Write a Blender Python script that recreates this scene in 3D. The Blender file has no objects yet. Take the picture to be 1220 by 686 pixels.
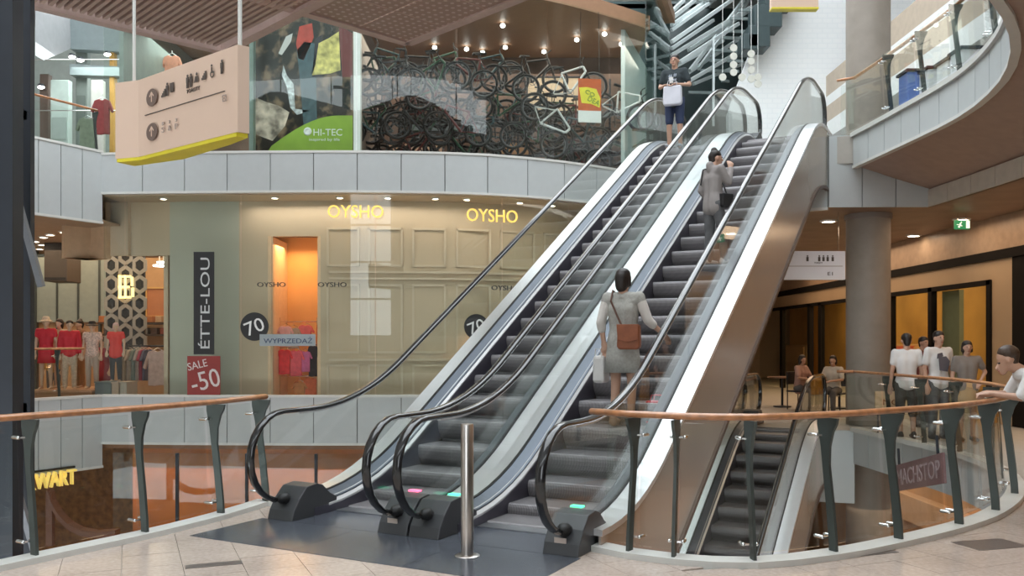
import bpy, bmesh, math, random
from mathutils import Vector, Matrix
random.seed(7)
R = math.radians
SC = bpy.context.scene
C = SC.collection
# ---------------------------------------------------------------- camera, sky, lights, exposure
F, CX, HY, EYE = 1050.0, 610.0, 408.0, 1.6
def P(px, py, D): return Vector(((px-CX)/F*D, D, EYE+(HY-py)/F*D))
cam_data = bpy.data.cameras.new('camera'); cam = bpy.data.objects.new('camera', cam_data); C.objects.link(cam)
cam.location = (0, 0, EYE); cam.rotation_euler = (R(90), 0, 0)
cam_data.sensor_width = 36; cam_data.lens = 36*F/1220; cam_data.shift_y = (HY-343)/1220; cam_data.clip_end = 300
SC.camera = cam
w = bpy.data.worlds.new('world'); SC.world = w; w.use_nodes = True
w.node_tree.nodes['Background'].inputs[0].default_value = (0.90, 0.96, 1.0, 1)
w.node_tree.nodes['Background'].inputs[1].default_value = 3.6
SC.view_settings.view_transform = 'Standard'; SC.view_settings.look = 'None'
SC.view_settings.gamma = 1; SC.view_settings.exposure = 0.3
def area(name, loc, sx, sy, power, col, rot=(0, 0, 0)):
    l = bpy.data.lights.new(name, 'AREA'); l.shape = 'RECTANGLE'; l.size = sx; l.size_y = sy; l.energy = power; l.color = col
    o = bpy.data.objects.new(name, l); C.objects.link(o); o.location = loc; o.rotation_euler = rot
    return o
WARM = (1.0, 0.70, 0.45); SOFT = (1.0, 0.88, 0.76)
area('ceiling_lamp_right_corridor', (8.6, 14.0, 4.0), 1.6, 9, 70, WARM)
area('ceiling_lamp_far_corridor', (8.0, 24.0, 4.0), 3, 9, 120, WARM)
area('ceiling_lamp_near_walkway', (6.5, 5.0, 4.0), 2, 6, 40, WARM)
area('ceiling_lamp_fashion_shop', (-11.5, 23.5, 4.1), 6, 5, 170, WARM)
area('ceiling_lamp_lingerie_shop', (-2.0, 22.6, 4.6), 12, 1.2, 60, WARM)
area('ceiling_lamp_lingerie_window', (-1.6, 20.0, 4.75), 9, .35, 45, SOFT)
area('ceiling_lamp_bicycle_shop', (-1.0, 23.0, 9.1), 9, 4, 230, SOFT)
area('ceiling_lamp_upper_left_shop', (-9.5, 24.0, 9.1), 5, 5, 200, (.9, 1, .95))
area('ceiling_lamp_lower_left', (-6.5, 20.6, -1.4), 10, 1.6, 45, (1.0, 0.5, 0.2))
area('ceiling_lamp_lower_right', (8.5, 18, -1.6), 4, 12, 120, WARM)

# ---------------------------------------------------------------- materials
MATS = {}
def mat(name, col, rough=.5, metal=0, emit=0, vary=.06, scale=6, bump=0, coat=0, spec=.5):
    if name in MATS: return MATS[name]
    m = bpy.data.materials.new(name); m.use_nodes = True; nt = m.node_tree; b = nt.nodes['Principled BSDF']
    b.inputs['Roughness'].default_value = rough; b.inputs['Metallic'].default_value = metal
    b.inputs['Specular IOR Level'].default_value = spec
    if coat: b.inputs['Coat Weight'].default_value = coat; b.inputs['Coat Roughness'].default_value = .08
    b.inputs['Base Color'].default_value = (*col, 1)
    if vary:
        tc = nt.nodes.new('ShaderNodeTexCoord'); n = nt.nodes.new('ShaderNodeTexNoise'); n.inputs['Scale'].default_value = scale
        n.inputs['Detail'].default_value = 4
        r = nt.nodes.new('ShaderNodeValToRGB')
        r.color_ramp.elements[0].position = .3; r.color_ramp.elements[1].position = .7
        r.color_ramp.elements[0].color = (*[max(0, c*(1-vary)) for c in col], 1)
        r.color_ramp.elements[1].color = (*[min(1, c*(1+vary)) for c in col], 1)
        nt.links.new(tc.outputs['Object'], n.inputs['Vector']); nt.links.new(n.outputs['Fac'], r.inputs['Fac'])
        nt.links.new(r.outputs['Color'], b.inputs['Base Color'])
        if bump:
            bp = nt.nodes.new('ShaderNodeBump'); bp.inputs['Strength'].default_value = bump; bp.inputs['Distance'].default_value = .01
            nt.links.new(n.outputs['Fac'], bp.inputs['Height']); nt.links.new(bp.outputs['Normal'], b.inputs['Normal'])
    if emit:
        b.inputs['Emission Color'].default_value = (*col, 1); b.inputs['Emission Strength'].default_value = emit
    MATS[name] = m
    return m
def glass_mat(name, tint=(.965, .985, .975), ior=1.4, rough=0.0):
    m = bpy.data.materials.new(name); m.use_nodes = True; nt = m.node_tree; nt.nodes.clear()
    o = nt.nodes.new('ShaderNodeOutputMaterial'); mx = nt.nodes.new('ShaderNodeMixShader')
    t = nt.nodes.new('ShaderNodeBsdfTransparent'); t.inputs[0].default_value = (*tint, 1)
    g = nt.nodes.new('ShaderNodeBsdfGlossy'); g.inputs['Roughness'].default_value = rough
    f = nt.nodes.new('ShaderNodeFresnel'); ge = nt.nodes.new('ShaderNodeNewGeometry'); mi = nt.nodes.new('ShaderNodeMapRange')
    mi.inputs['To Min'].default_value = ior; mi.inputs['To Max'].default_value = 1/ior   # same index from either side of the pane
    nt.links.new(ge.outputs['Backfacing'], mi.inputs['Value']); nt.links.new(mi.outputs[0], f.inputs[0])
    nt.links.new(f.outputs[0], mx.inputs[0]); nt.links.new(t.outputs[0], mx.inputs[1]); nt.links.new(g.outputs[0], mx.inputs[2])
    nt.links.new(mx.outputs[0], o.inputs[0]); return m
GLASS = glass_mat('clear_glass'); SHOPGLASS = glass_mat('shop_glass', (.93, .96, .94), 1.42)
def stone(name, c0, c1, scale, rough=.25):
    m = bpy.data.materials.new(name); m.use_nodes = True; nt = m.node_tree; b = nt.nodes['Principled BSDF']
    tc = nt.nodes.new('ShaderNodeTexCoord'); n = nt.nodes.new('ShaderNodeTexNoise'); n.inputs['Scale'].default_value = scale; n.inputs['Detail'].default_value = 8
    v = nt.nodes.new('ShaderNodeTexNoise'); v.inputs['Scale'].default_value = 1.3
    mixf = nt.nodes.new('ShaderNodeMath'); mixf.operation = 'MULTIPLY_ADD'; mixf.inputs[1].default_value = .6
    r = nt.nodes.new('ShaderNodeValToRGB'); r.color_ramp.elements[0].position = .35; r.color_ramp.elements[1].position = .85
    r.color_ramp.elements[0].color = (*c0, 1); r.color_ramp.elements[1].color = (*c1, 1)
    sc = nt.nodes.new('ShaderNodeMath'); sc.operation = 'MULTIPLY'; sc.inputs[1].default_value = .5
    nt.links.new(tc.outputs['Object'], n.inputs[0]); nt.links.new(tc.outputs['Object'], v.inputs[0])
    nt.links.new(v.outputs[0], sc.inputs[0]); nt.links.new(n.outputs[0], mixf.inputs[0]); nt.links.new(sc.outputs[0], mixf.inputs[2])
    nt.links.new(mixf.outputs[0], r.inputs[0]); nt.links.new(r.outputs[0], b.inputs['Base Color'])
    b.inputs['Roughness'].default_value = rough; return m
def stripes(name, c0, c1, freq, axis='X', rough=.35, metal=.6):
    m = bpy.data.materials.new(name); m.use_nodes = True; nt = m.node_tree; b = nt.nodes['Principled BSDF']
    tc = nt.nodes.new('ShaderNodeTexCoord'); wv = nt.nodes.new('ShaderNodeTexWave'); wv.bands_direction = axis; wv.inputs['Scale'].default_value = freq
    r = nt.nodes.new('ShaderNodeValToRGB'); r.color_ramp.elements[0].color = (*c0, 1); r.color_ramp.elements[1].color = (*c1, 1)
    nt.links.new(tc.outputs['Object'], wv.inputs[0]); nt.links.new(wv.outputs[0], r.inputs[0]); nt.links.new(r.outputs[0], b.inputs['Base Color'])
    bp = nt.nodes.new('ShaderNodeBump'); bp.inputs['Strength'].default_value = .5; bp.inputs['Distance'].default_value = .004
    nt.links.new(wv.outputs[0], bp.inputs['Height']); nt.links.new(bp.outputs[0], b.inputs['Normal'])
    b.inputs['Roughness'].default_value = rough; b.inputs['Metallic'].default_value = metal; return m
TILE = stone('granite_tile', (.40, .325, .28), (.66, .55, .48), 30, .2)
DARKTILE = stone('dark_inset_stone', (.10, .08, .075), (.17, .145, .13), 60, .3)
PLATE = stone('landing_plate_rubber', (.048, .054, .068), (.105, .115, .135), 14, .25)
SLABM = mat('slab_concrete', (.42, .39, .35), .7)
WHITEP = mat('white_cladding', (.50, .53, .535), .35, vary=.02)
JOINT = mat('joint_dark', (.16, .16, .15), .8)
CURBM = mat('curb_stone', (.66, .66, .63), .4, vary=.03)
WOOD = mat('rail_timber', (.46, .20, .085), .28, vary=.25, scale=14, coat=.5)
POST = mat('post_green_grey_steel', (.085, .10, .095), .38, .5, vary=.05)
CHROME = mat('chrome', (.85, .86, .87), .12, 1, vary=0)
STEEL = mat('brushed_steel', (.62, .58, .55), .28, 1, vary=0)
ALU = mat('deck_aluminium', (.90, .91, .93), .33, .75, vary=.02)
ALUD = mat('inner_deck_aluminium', (.13, .15, .18), .35, .6, vary=.03)
EDGE = mat('edge_strip_bright', (.93, .94, .96), .25, .5, vary=0)
RUBBER = mat('handrail_rubber', (.010, .010, .012), .22, 0, vary=0, coat=.7, spec=.5)
SKIRT = mat('skirt_panel', (.10, .095, .12), .3, .6, vary=.04)
NEWEL = mat('newel_plastic', (.055, .057, .062), .38, 0, vary=.05)
CLAD = mat('cladding_stainless', (.54, .47, .41), .24, .5, vary=.03, scale=1.5)
STEPM = stripes('step_grooved_metal', (.12, .115, .12), (.34, .32, .33), 24, 'X', .42, .5)
BLACK = mat('black_matt', (.015, .015, .016), .5)
DARKSTEEL = mat('dark_steel', (.03, .035, .045), .4, .3)
ORANGEW = mat('orange_panelling', (.62, .20, .035), .3, vary=.2, scale=1.2)
TIMBERC = mat('timber_ceiling', (.28, .185, .125), .45, vary=.15, scale=2)
COPPER = mat('canopy_copper_slat', (.42, .29, .24), .45, .2, vary=.05)
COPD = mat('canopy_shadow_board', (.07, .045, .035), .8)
CONC = mat('column_concrete', (.27, .235, .20), .55, vary=.08, scale=4)
BEIGE = mat('beige_shop_wall', (.60, .47, .34), .5, vary=.03, scale=1)
GREYW = mat('grey_green_shop_wall', (.50, .49, .41), .5, vary=.03, scale=1)
WHITE = mat('white_paint', (.82, .83, .82), .5, vary=.02)
GLOW = mat('lamp_glow', (1, .86, .66), .5, emit=14, vary=0)
GLOWC = mat('lamp_glow_cool', (1, .98, .95), .5, emit=14, vary=0)
SKIN = mat('skin', (.52, .31, .22), .5, vary=.05)
HAIR = mat('dark_hair', (.018, .012, .01), .45, vary=.3, scale=60)

# ---------------------------------------------------------------- mesh helpers
ORG = {}
def finish(o, label=None, cat=None, group=None, kind=None):
    if label: o['label'] = label
    if cat: o['category'] = cat
    if group: o['group'] = group
    if kind: o['kind'] = kind
    return o
def thing(name, label, cat, loc=(0, 0, 0), group=None, rz=0):
    o = bpy.data.objects.new(name, None); C.objects.link(o); o.location = loc; o.rotation_euler = (0, 0, rz)
    o.empty_display_size = .1
    ORG[o] = Vector(loc) if not rz else Vector((0, 0, 0))
    return finish(o, label, cat, group)
def frame(origin, xdir, up=(0, 0, 1)):
    x = Vector(xdir).normalized(); z0 = Vector(up); n = x.cross(z0).normalized(); u = n.cross(x).normalized()
    m = Matrix.Identity(4)
    for i in range(3): m[i][0] = x[i]; m[i][1] = u[i]; m[i][2] = n[i]; m[i][3] = origin[i]
    return m          # local X along, local Y up, local Z = towards the viewer when x runs to the right
class MB:
    def __init__(s, M=None): s.v = []; s.f = []; s.M = M
    def add(s, vs, fs):
        k = len(s.v)
        s.v += [(s.M @ Vector(p)) if s.M else Vector(p) for p in vs]; s.f += [[k+i for i in f] for f in fs]; return s
    def box(s, x0, x1, y0, y1, z0, z1):
        return s.add([(x0,y0,z0),(x1,y0,z0),(x1,y1,z0),(x0,y1,z0),(x0,y0,z1),(x1,y0,z1),(x1,y1,z1),(x0,y1,z1)],
                     [(0,3,2,1),(4,5,6,7),(0,1,5,4),(1,2,6,5),(2,3,7,6),(3,0,4,7)])
    def bar(s, a, b, w, h=None, up=(0, 0, 1)):
        a = Vector(a); b = Vector(b); h = h or w; d = (b-a).normalized(); u = Vector(up)
        if abs(d.dot(u)) > .97: u = Vector((0, 1, 0))
        x = d.cross(u).normalized()*w/2; u = x.cross(d).normalized()*h/2
        return s.add([a-x-u, a+x-u, a+x+u, a-x+u, b-x-u, b+x-u, b+x+u, b-x+u],
                     [(0,3,2,1),(4,5,6,7),(0,1,5,4),(1,2,6,5),(2,3,7,6),(3,0,4,7)])
    def prism(s, poly, z0, z1):
        n = len(poly)
        return s.add([(p[0], p[1], z0) for p in poly]+[(p[0], p[1], z1) for p in poly],
                     [list(range(n))[::-1], list(range(n, 2*n))]+[(i, (i+1) % n, n+(i+1) % n, n+i) for i in range(n)])
    def plate(s, pts, off):
        n = len(pts); pts = [Vector(p) for p in pts]; off = Vector(off)
        return s.add(pts+[p+off for p in pts], [list(range(n))[::-1], list(range(n, 2*n))]+[(i, (i+1) % n, n+(i+1) % n, n+i) for i in range(n)])
    def tube(s, path, r, n=8, closed=False):
        path = [Vector(p) for p in path]; m = len(path); vs = []; fs = []; pu = None
        for i, p in enumerate(path):
            a = path[(i-1) % m] if (closed or i) else p; b = path[(i+1) % m] if (closed or i < m-1) else p
            d = (b-a).normalized()
            if pu is None: pu = Vector((0, 0, 1)) if abs(d.z) < .9 else Vector((1, 0, 0))
            x = d.cross(pu).normalized(); u = x.cross(d).normalized(); pu = u
            rr = r[i] if isinstance(r, (list, tuple)) else r
            vs += [p+(x*math.cos(t)+u*math.sin(t))*rr for t in [2*math.pi*k/n for k in range(n)]]
        for i in range(m if closed else m-1):
            j = (i+1) % m
            fs += [(i*n+k, i*n+(k+1) % n, j*n+(k+1) % n, j*n+k) for k in range(n)]
        if not closed: fs += [list(range(n))[::-1], [(m-1)*n+k for k in range(n)]]
        return s.add(vs, fs)
    def sweep(s, path, prof, side=None):
        # prof: (side, up) pairs; side: fixed side vector or None = horizontal normal (travel x up)
        path = [Vector(p) for p in path]; m = len(path); n = len(prof); vs = []; fs = []
        for i, p in enumerate(path):
            d = (path[min(i+1, m-1)]-path[max(i-1, 0)]).normalized()
            if side is None: x = d.cross(Vector((0, 0, 1))).normalized(); u = Vector((0, 0, 1))
            else: x = Vector(side); u = x.cross(d).normalized()
            vs += [p+x*a+u*b for a, b in prof]
        for i in range(m-1): fs += [(i*n+k, i*n+(k+1) % n, (i+1)*n+(k+1) % n, (i+1)*n+k) for k in range(n)]
        fs += [list(range(n))[::-1], [(m-1)*n+k for k in range(n)]]
        return s.add(vs, fs)
    def lathe(s, prof, c=(0, 0, 0), n=16):
        c = Vector(c); m = len(prof); vs = []; fs = []
        for r, z in prof: vs += [c+Vector((r*math.cos(2*math.pi*k/n), r*math.sin(2*math.pi*k/n), z)) for k in range(n)]
        for i in range(m-1): fs += [(i*n+k, i*n+(k+1) % n, (i+1)*n+(k+1) % n, (i+1)*n+k) for k in range(n)]
        fs += [list(range(n))[::-1], [(m-1)*n+k for k in range(n)]]
        return s.add(vs, fs)
    def ball(s, c, r, n=12, M=None):
        c = Vector(c); r = Vector(r) if hasattr(r, '__len__') else Vector((r, r, r)); vs = []; fs = []; h = n//2
        for i in range(1, h):
            t = math.pi*i/h
            vs += [Vector((r.x*math.sin(t)*math.cos(2*math.pi*k/n), r.y*math.sin(t)*math.sin(2*math.pi*k/n), -r.z*math.cos(t))) for k in range(n)]
        vs += [Vector((0, 0, -r.z)), Vector((0, 0, r.z))]; a = len(vs)-2
        for i in range(h-2): fs += [(i*n+k, i*n+(k+1) % n, (i+1)*n+(k+1) % n, (i+1)*n+k) for k in range(n)]
        fs += [(a, (k+1) % n, k) for k in range(n)]+[(a+1, (h-2)*n+k, (h-2)*n+(k+1) % n) for k in range(n)]
        if M: vs = [M @ v for v in vs]
        return s.add([c+v for v in vs], fs)
    def cap(s, a, b, ra, rb=None, n=10):
        rb = rb or ra; a = Vector(a); b = Vector(b); d = b-a; L = d.length
        if L < 1e-5: return s.ball(a, ra, n)
        d /= L; pts = []; rs = []
        for k in range(1, 4): t = R(90*(1-k/4)); pts.append(a-d*ra*math.sin(t)); rs.append(ra*math.cos(t))
        pts.append(a); rs.append(ra); pts.append(b); rs.append(rb)
        for k in range(1, 4): t = R(90*k/4); pts.append(b+d*rb*math.sin(t)); rs.append(rb*math.cos(t))
        return s.tube(pts, rs, n)
    def mesh(s, name, org=Vector((0, 0, 0))):
        me = bpy.data.meshes.new(name); me.from_pydata([tuple(v-org) for v in s.v], [], s.f)
        bm = bmesh.new(); bm.from_mesh(me); bmesh.ops.recalc_face_normals(bm, faces=bm.faces); bm.to_mesh(me); bm.free()
        return me
    def build(s, name, m, parent=None, smooth=False, bevel=0, **kw):
        org = ORG.get(parent, Vector((0, 0, 0))) if parent else Vector((0, 0, 0))
        me = s.mesh(name, org); o = bpy.data.objects.new(name, me); C.objects.link(o)
        me.materials.append(m)
        if parent: o.parent = parent; ORG[o] = org
        if smooth:
            me.shade_smooth()
            if smooth != 2: me.set_sharp_from_angle(angle=R(40))
        if bevel:
            b = o.modifiers.new('bevel', 'BEVEL'); b.width = bevel; b.segments = 2; b.limit_method = 'ANGLE'
        return finish(o, **kw)
def struct(name, mb, m, **kw): return mb.build(name, m, kind='structure', **kw)
def remesh(mb, name, m, parent, voxel, smooth=4, **kw):
    org = ORG.get(parent, Vector((0, 0, 0)))
    me = mb.mesh(name, org); o = bpy.data.objects.new(name, me); C.objects.link(o)
    r = o.modifiers.new('r', 'REMESH'); r.mode = 'VOXEL'; r.voxel_size = voxel; r.use_smooth_shade = True
    sm = o.modifiers.new('s', 'SMOOTH'); sm.factor = .5; sm.iterations = smooth
    dg = bpy.context.evaluated_depsgraph_get(); dg.update()
    nm = bpy.data.meshes.new_from_object(o.evaluated_get(dg)); o.modifiers.clear(); o.data = nm; nm.materials.clear(); nm.materials.append(m)
    nm.shade_smooth(); o.parent = parent; ORG[o] = org
    return finish(o, **kw)
def text(name, body, M, wd, ht, m, parent, ext=.004, **kw):
    # body fitted into wd x ht centred at M's origin, in M's local XY plane
    cu = bpy.data.curves.new(name, 'FONT'); cu.body = body; cu.extrude = .01; cu.resolution_u = 3
    o = bpy.data.objects.new(name, cu); C.objects.link(o)
    dg = bpy.context.evaluated_depsgraph_get(); dg.update()
    me = bpy.data.meshes.new_from_object(o.evaluated_get(dg)); bpy.data.objects.remove(o); bpy.data.curves.remove(cu)
    xs = [v.co.x for v in me.vertices]; ys = [v.co.y for v in me.vertices]
    cx, cy, sx, sy = (min(xs)+max(xs))/2, (min(ys)+max(ys))/2, wd/(max(xs)-min(xs)), ht/(max(ys)-min(ys))
    org = ORG.get(parent, Vector((0, 0, 0)))
    for v in me.vertices:
        v.co = M @ Vector(((v.co.x-cx)*sx, (v.co.y-cy)*sy, (v.co.z/.01+1)*ext)) - org
    me.materials.clear(); me.materials.append(m)
    o = bpy.data.objects.new(name, me); C.objects.link(o)
    if parent: o.parent = parent; ORG[o] = org
    return finish(o, **kw)
def copy_tree(o, parent=None):
    c = o.copy(); C.objects.link(c)
    if parent: c.parent = parent
    for ch in list(o.children): copy_tree(ch, c)
    return c
def curve(pts, step=.25, closed=False):
    pts = [Vector((p[0], p[1])) for p in pts]; out = []
    for i in range(len(pts)-1):
        p0 = pts[max(i-1, 0)]; p1 = pts[i]; p2 = pts[i+1]; p3 = pts[min(i+2, len(pts)-1)]
        n = max(1, int((p2-p1).length/step))
        for k in range(n):
            t = k/n; out.append(.5*((2*p1)+(p2-p0)*t+(2*p0-5*p1+4*p2-p3)*t*t+(3*p1-p0-3*p2+p3)*t**3))
    out.append(pts[-1]); return out
def resample(path, step):
    L = [0]
    for a, b in zip(path, path[1:]): L.append(L[-1]+(b-a).length)
    n = max(1, round(L[-1]/step)); out = []
    for k in range(n+1):
        d = L[-1]*k/n; i = 0
        while i < len(L)-2 and L[i+1] < d: i += 1
        t = (d-L[i])/max(1e-9, L[i+1]-L[i]); out.append(path[i].lerp(path[i+1], t))
    return out
def offset(path, d):
    # +d = right-hand side of travel
    out = []
    for i, p in enumerate(path):
        t = (path[min(i+1, len(path)-1)]-path[max(i-1, 0)]).normalized(); out.append(p+Vector((t.y, -t.x))*d)
    return out
def V3(p, z): return Vector((p[0], p[1], z))

# ---------------------------------------------------------------- building outlines (plan)
TH = math.atan(567/1050)
WV = Vector((math.cos(TH), -math.sin(TH))); UV = Vector((math.sin(TH), math.cos(TH))); O0 = Vector((-2.23, 8.0))
def E(w_, s_): return O0+WV*w_+UV*s_
H2 = 5.4
EL = curve([(-4.9, 4.0), (-4.1, 5.4), (-3.52, 6.42), (-3.02, 7.25), (-2.66, 8.05), (-2.45, 8.75)])
ER = curve([(.62, 6.86), (.88, 6.60), (1.2, 6.42), (1.73, 6.32), (2.4, 6.58), (3.07, 7.0), (3.84, 7.57), (4.5, 8.2), (5.19, 9.1), (5.75, 10.1), (6.15, 11.2), (6.4, 12.6), (6.38, 14.5), (6.3, 16.2)])
WING = [Vector(p) for p in [(-13.9, 10.8), (-11.5, 15.2), (-9.95, 18.0), (-9.1, 19.55)]]
OY = curve([(-9.1, 19.55), (-7, 19.4), (-4, 19.3), (-2, 19.4), (-.56, 19.65), (1.0, 20.3), (2.5, 21.3), (3.5, 22.1)])
LAND = [E(-.2, 11.15), E(3.16, 11.15)]
BK = [(7.7, 16.3), (7.75, 14.5), (7.75, 12.6), (7.5, 11), (7, 9.6), (6.2, 8.2), (5.3, 7), (4.6, 6)]
# ---------------------------------------------------------------- floors, slabs, fascias
slab1 = WING+OY[1:]+LAND+ER[::-1]+[E(3.1, .6), E(0, .6)]+EL[::-1]+[Vector(p) for p in [(-8, -1), (-8, -9), (16, -9), (16, 42), (-26, 42), (-26, 10.8)]]
struct('floor', MB().prism(slab1, -.55, -.012), SLABM)
er2 = [p for p in ER if p.x > 3.4]
slab2 = WING+OY[1:]+LAND+er2[::-1]+[Vector(p) for p in [(3.5, 6.5), (3.5, -9), (16, -9), (16, 42), (-26, 42), (-26, 10.8)]]
struct('floor', MB().prism(slab2, 4.9, H2), SLABM)
struct('floor', MB().box(-26, 18, 2, 42, -5.7, -5.4), stone('lower_floor_stone', (.34, .20, .11), (.5, .32, .2), 9, .2))
# shop ceilings under the slabs
rc = [Vector(p) for p in [(3.6, 22.2)]]+LAND+[Vector(p) for p in BK]+[Vector(p) for p in [(4.6, -9), (16, -9), (16, 42), (3.6, 42)]]
struct('ceiling', MB().prism(rc, 4.1, 4.16), TIMBERC)
sof = MB(); inner = resample([Vector(p) for p in BK], .3); outer = resample(er2[::-1], .3); n = 40
ia = resample(inner, sum((b-a).length for a, b in zip(inner, inner[1:]))/n); oa = resample(outer, sum((b-a).length for a, b in zip(outer, outer[1:]))/n)
k = min(len(ia), len(oa))
for i in range(k-1):
    a, b, c, d = oa[i], oa[i+1], ia[i+1], ia[i]
    sof.plate([V3(a, 4.86), V3(b, 4.86), V3(c, 4.43), V3(d, 4.43)], (0, 0, .04))
struct('ceiling', sof, mat('soffit_brown', (.38, .27, .22), .5))
sof = MB()
for i in range(len(ia)-1): sof.plate([V3(ia[i], 4.1), V3(ia[i+1], 4.1), V3(ia[i+1], 4.9), V3(ia[i], 4.9)], (.04, 0, 0))
BULK = struct('trim_1', sof, JOINT)
lc = WING+[Vector(p) for p in [(-9.1, 19.9), (-9.1, 42), (-26, 42), (-26, 10.8)]]
struct('ceiling', MB().prism(lc, 4.3, 4.34), mat('shop_ceiling_beige', (.42, .30, .2), .6))
struct('ceiling', MB().prism([p+Vector((0, .12)) for p in OY]+[Vector((3.5, 28)), Vector((-9.1, 28))], 4.86, 4.89), BEIGE)
# roof slab over the upper shops, wood lined
struct('ceiling', MB().prism([p+Vector((0, .3)) for p in OY]+[Vector((3.5, 30)), Vector((-9.1, 30))], 9.55, 9.9), mat('upper_shop_ceiling', (.34, .19, .11), .55))
def fascia(label, path, z0, z1, wd, name='trim_2', m=WHITEP, back=True, cap_=True):
    # panels on the right-hand side of travel
    root = thing(name, None, None, (0, 0, 0)); root['kind'] = 'structure'
    pts = resample(path, wd)
    for i in range(len(pts)-1):
        a, b = pts[i], pts[i+1]; t = (b-a).normalized(); nn = Vector((t.y, -t.x)); g = t*.009
        q = [a+g, b-g, b-g+nn*.035, a+g+nn*.035]
        MB().prism(q, z0, z1).build('panel', m, root)
    bk = offset(pts, -.03); s = MB()
    for a, b, c, d in zip(pts, pts[1:], bk[1:], bk): s.prism([a+(a-d)*.2, b+(b-c)*.2, c, d], z0+.01, z1-.01)
    s.build('backing', JOINT, root)
    if cap_:
        s = MB(); s.sweep([V3(p, z1) for p in pts], [(-.12, 0), (.055, 0), (.055, .05), (-.12, .05)]); s.build('capping', CURBM, root)
        s = MB(); s.sweep([V3(p, z0) for p in pts], [(-.05, -.05), (.055, -.05), (.055, .0), (-.05, .0)]); s.build('bottom_lip', CURBM, root)
    return root
fascia('', WING, 4.28, 5.8, .5); fascia('', WING, -1.12, .4, .5)
fascia('', OY, 4.93, 5.75, .97); fascia('', OY, -.6, .4, .97)
fascia('', LAND, 4.1, 5.42, .62); fascia('', [E(3.16, 11.15), Vector((7.7, 16.28))], 4.1, 5.42, .62, cap_=False)
fascia('', LAND, -1.35, -.02, .62, cap_=False); fascia('', [E(3.16, 11.15), Vector((6.3, 16.2))], -1.35, -.02, .62, cap_=False)
fascia('', ER[::-1], -.62, -.02, .62, cap_=False)
fascia('', er2[::-1], 4.85, 5.42, .62)
fascia('', ia, 4.1, 4.42, .75, m=mat('bulkhead_panel', (.60, .55, .48), .45), cap_=False)
# curb under the balustrades
def curb(path, z):
    s = MB(); s.sweep([V3(p, z) for p in path], [(-.09, -.03), (.09, -.03), (.09, .045), (-.09, .045)]); return struct('trim_3', s, CURBM)
curb(EL, 0); curb(ER, 0); curb([Vector((-2.45, 8.75)), E(-.02, .6)], 0); curb(er2, H2)
# tiles of the walkway: a 0.4 m grid
tb = Vector((.916, .401)); ta = Vector((.401, -.916))
root = thing('floor', None, None); root['kind'] = 'structure'
BOUND = EL+[E(-.06, .6), E(-.06, -.83), E(3.12, -.83), E(3.12, .0)]+ER
def clip(poly, a, nrm):
    out = []
    for i in range(len(poly)):
        p, q = poly[i], poly[(i+1) % len(poly)]; dp, dq = (p-a).dot(nrm), (q-a).dot(nrm)
        if dp >= 0: out.append(p)
        if dp*dq < 0: out.append(p+(q-p)*(dp/(dp-dq)))
    return out
def inside(p):   # on walkway side: even-odd with the slab
    c = False; L = WALK
    for i in range(len(L)):
        a, b = L[i], L[(i+1) % len(L)]
        if (a.y > p.y) != (b.y > p.y) and p.x < (b.x-a.x)*(p.y-a.y)/(b.y-a.y)+a.x: c = not c
    return c
WALK = BOUND+[Vector((16, 16.2)), Vector((16, -9)), Vector((-8, -9)), Vector((-8, -1))]
TS = .4; shared = None; step_t = TS
darks = []
def tile_poly(i, j, di=1, dj=1, g=.002):
    o = tb*(i*step_t+.37-step_t)+ta*(j*step_t)
    return [o+tb*g+ta*g, o+tb*(TS*di-g)+ta*g, o+tb*(TS*di-g)+ta*(TS*dj-g), o+tb*g+ta*(TS*dj-g)]
def seg_clip(poly):
    c = sum(poly, Vector((0, 0)))/len(poly)
    for a, b in list(zip(EL, EL[1:]))+list(zip(ER, ER[1:])):
        m = (a+b)/2
        if (m-c).length < .75 or ((b-a).length > .5 and min(((a.lerp(b, t)-c).length for t in (0, .1, .2, .3, .4, .5, .6, .7, .8, .9, 1))) < .45):
            d = (b-a).normalized(); nn = Vector((d.y, -d.x))
            if abs((c-a).dot(d)) < 5 and -.35 < (c-a).dot(d) < (b-a).length+.35 and len(poly) > 2 and not (nn.dot(c-a) < -.45):
                poly = clip(poly, a, nn)
    return poly
cnt = 0
def dim(p): return p.y > .1 and abs(p.x) < p.y*.62+.3 and p.y > 5.3 and p.y < 9.4
for i in range(-30, 40):
    for j in range(-40, 30):
        q = tile_poly(i, j); c = sum(q, Vector((0, 0)))/4
        if not dim(c): continue
        if not any(inside(p) for p in q+[c]): continue
        q = seg_clip(q)
        if len(q) < 3: continue
        cnt += 1
        MB().prism(q, -.012, .002*((i*7+j*13) % 3)*.15).build('tile', TILE, root)
# dark inset strips in the paving
for a, b, h in [((221, 677.7), (289.4, 671.7), .11), ((1014, 664), (1071, 658), .24), ((1168, 656), (1228, 651), .3)]:
    pa = P(a[0], a[1], 1680/(a[1]-HY)).xy; pb = P(b[0], b[1], 1680/(b[1]-HY)).xy
    t = (pb-pa).normalized(); nn = Vector((-t.y, t.x))
    MB().prism([pa, pb, pb+nn*h, pa+nn*h], 0, .003).build('inset_tile', DARKTILE, root)
# landing plates in front of the escalators (dark rubber floor with joints)
root = thing('floor', None, None); root['kind'] = 'structure'
for a, b, c, d in [(-.05, 1.03, -.83, .0), (1.035, 2.08, -.83, .0), (2.085, 3.11, -.83, .0), (.02, 1.53, .005, .72), (1.57, 3.08, .005, .72)]:
    MB().prism([E(a, c), E(b, c), E(b, d), E(a, d)], -.012, .004).build('landing_plate', PLATE, root)

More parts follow.
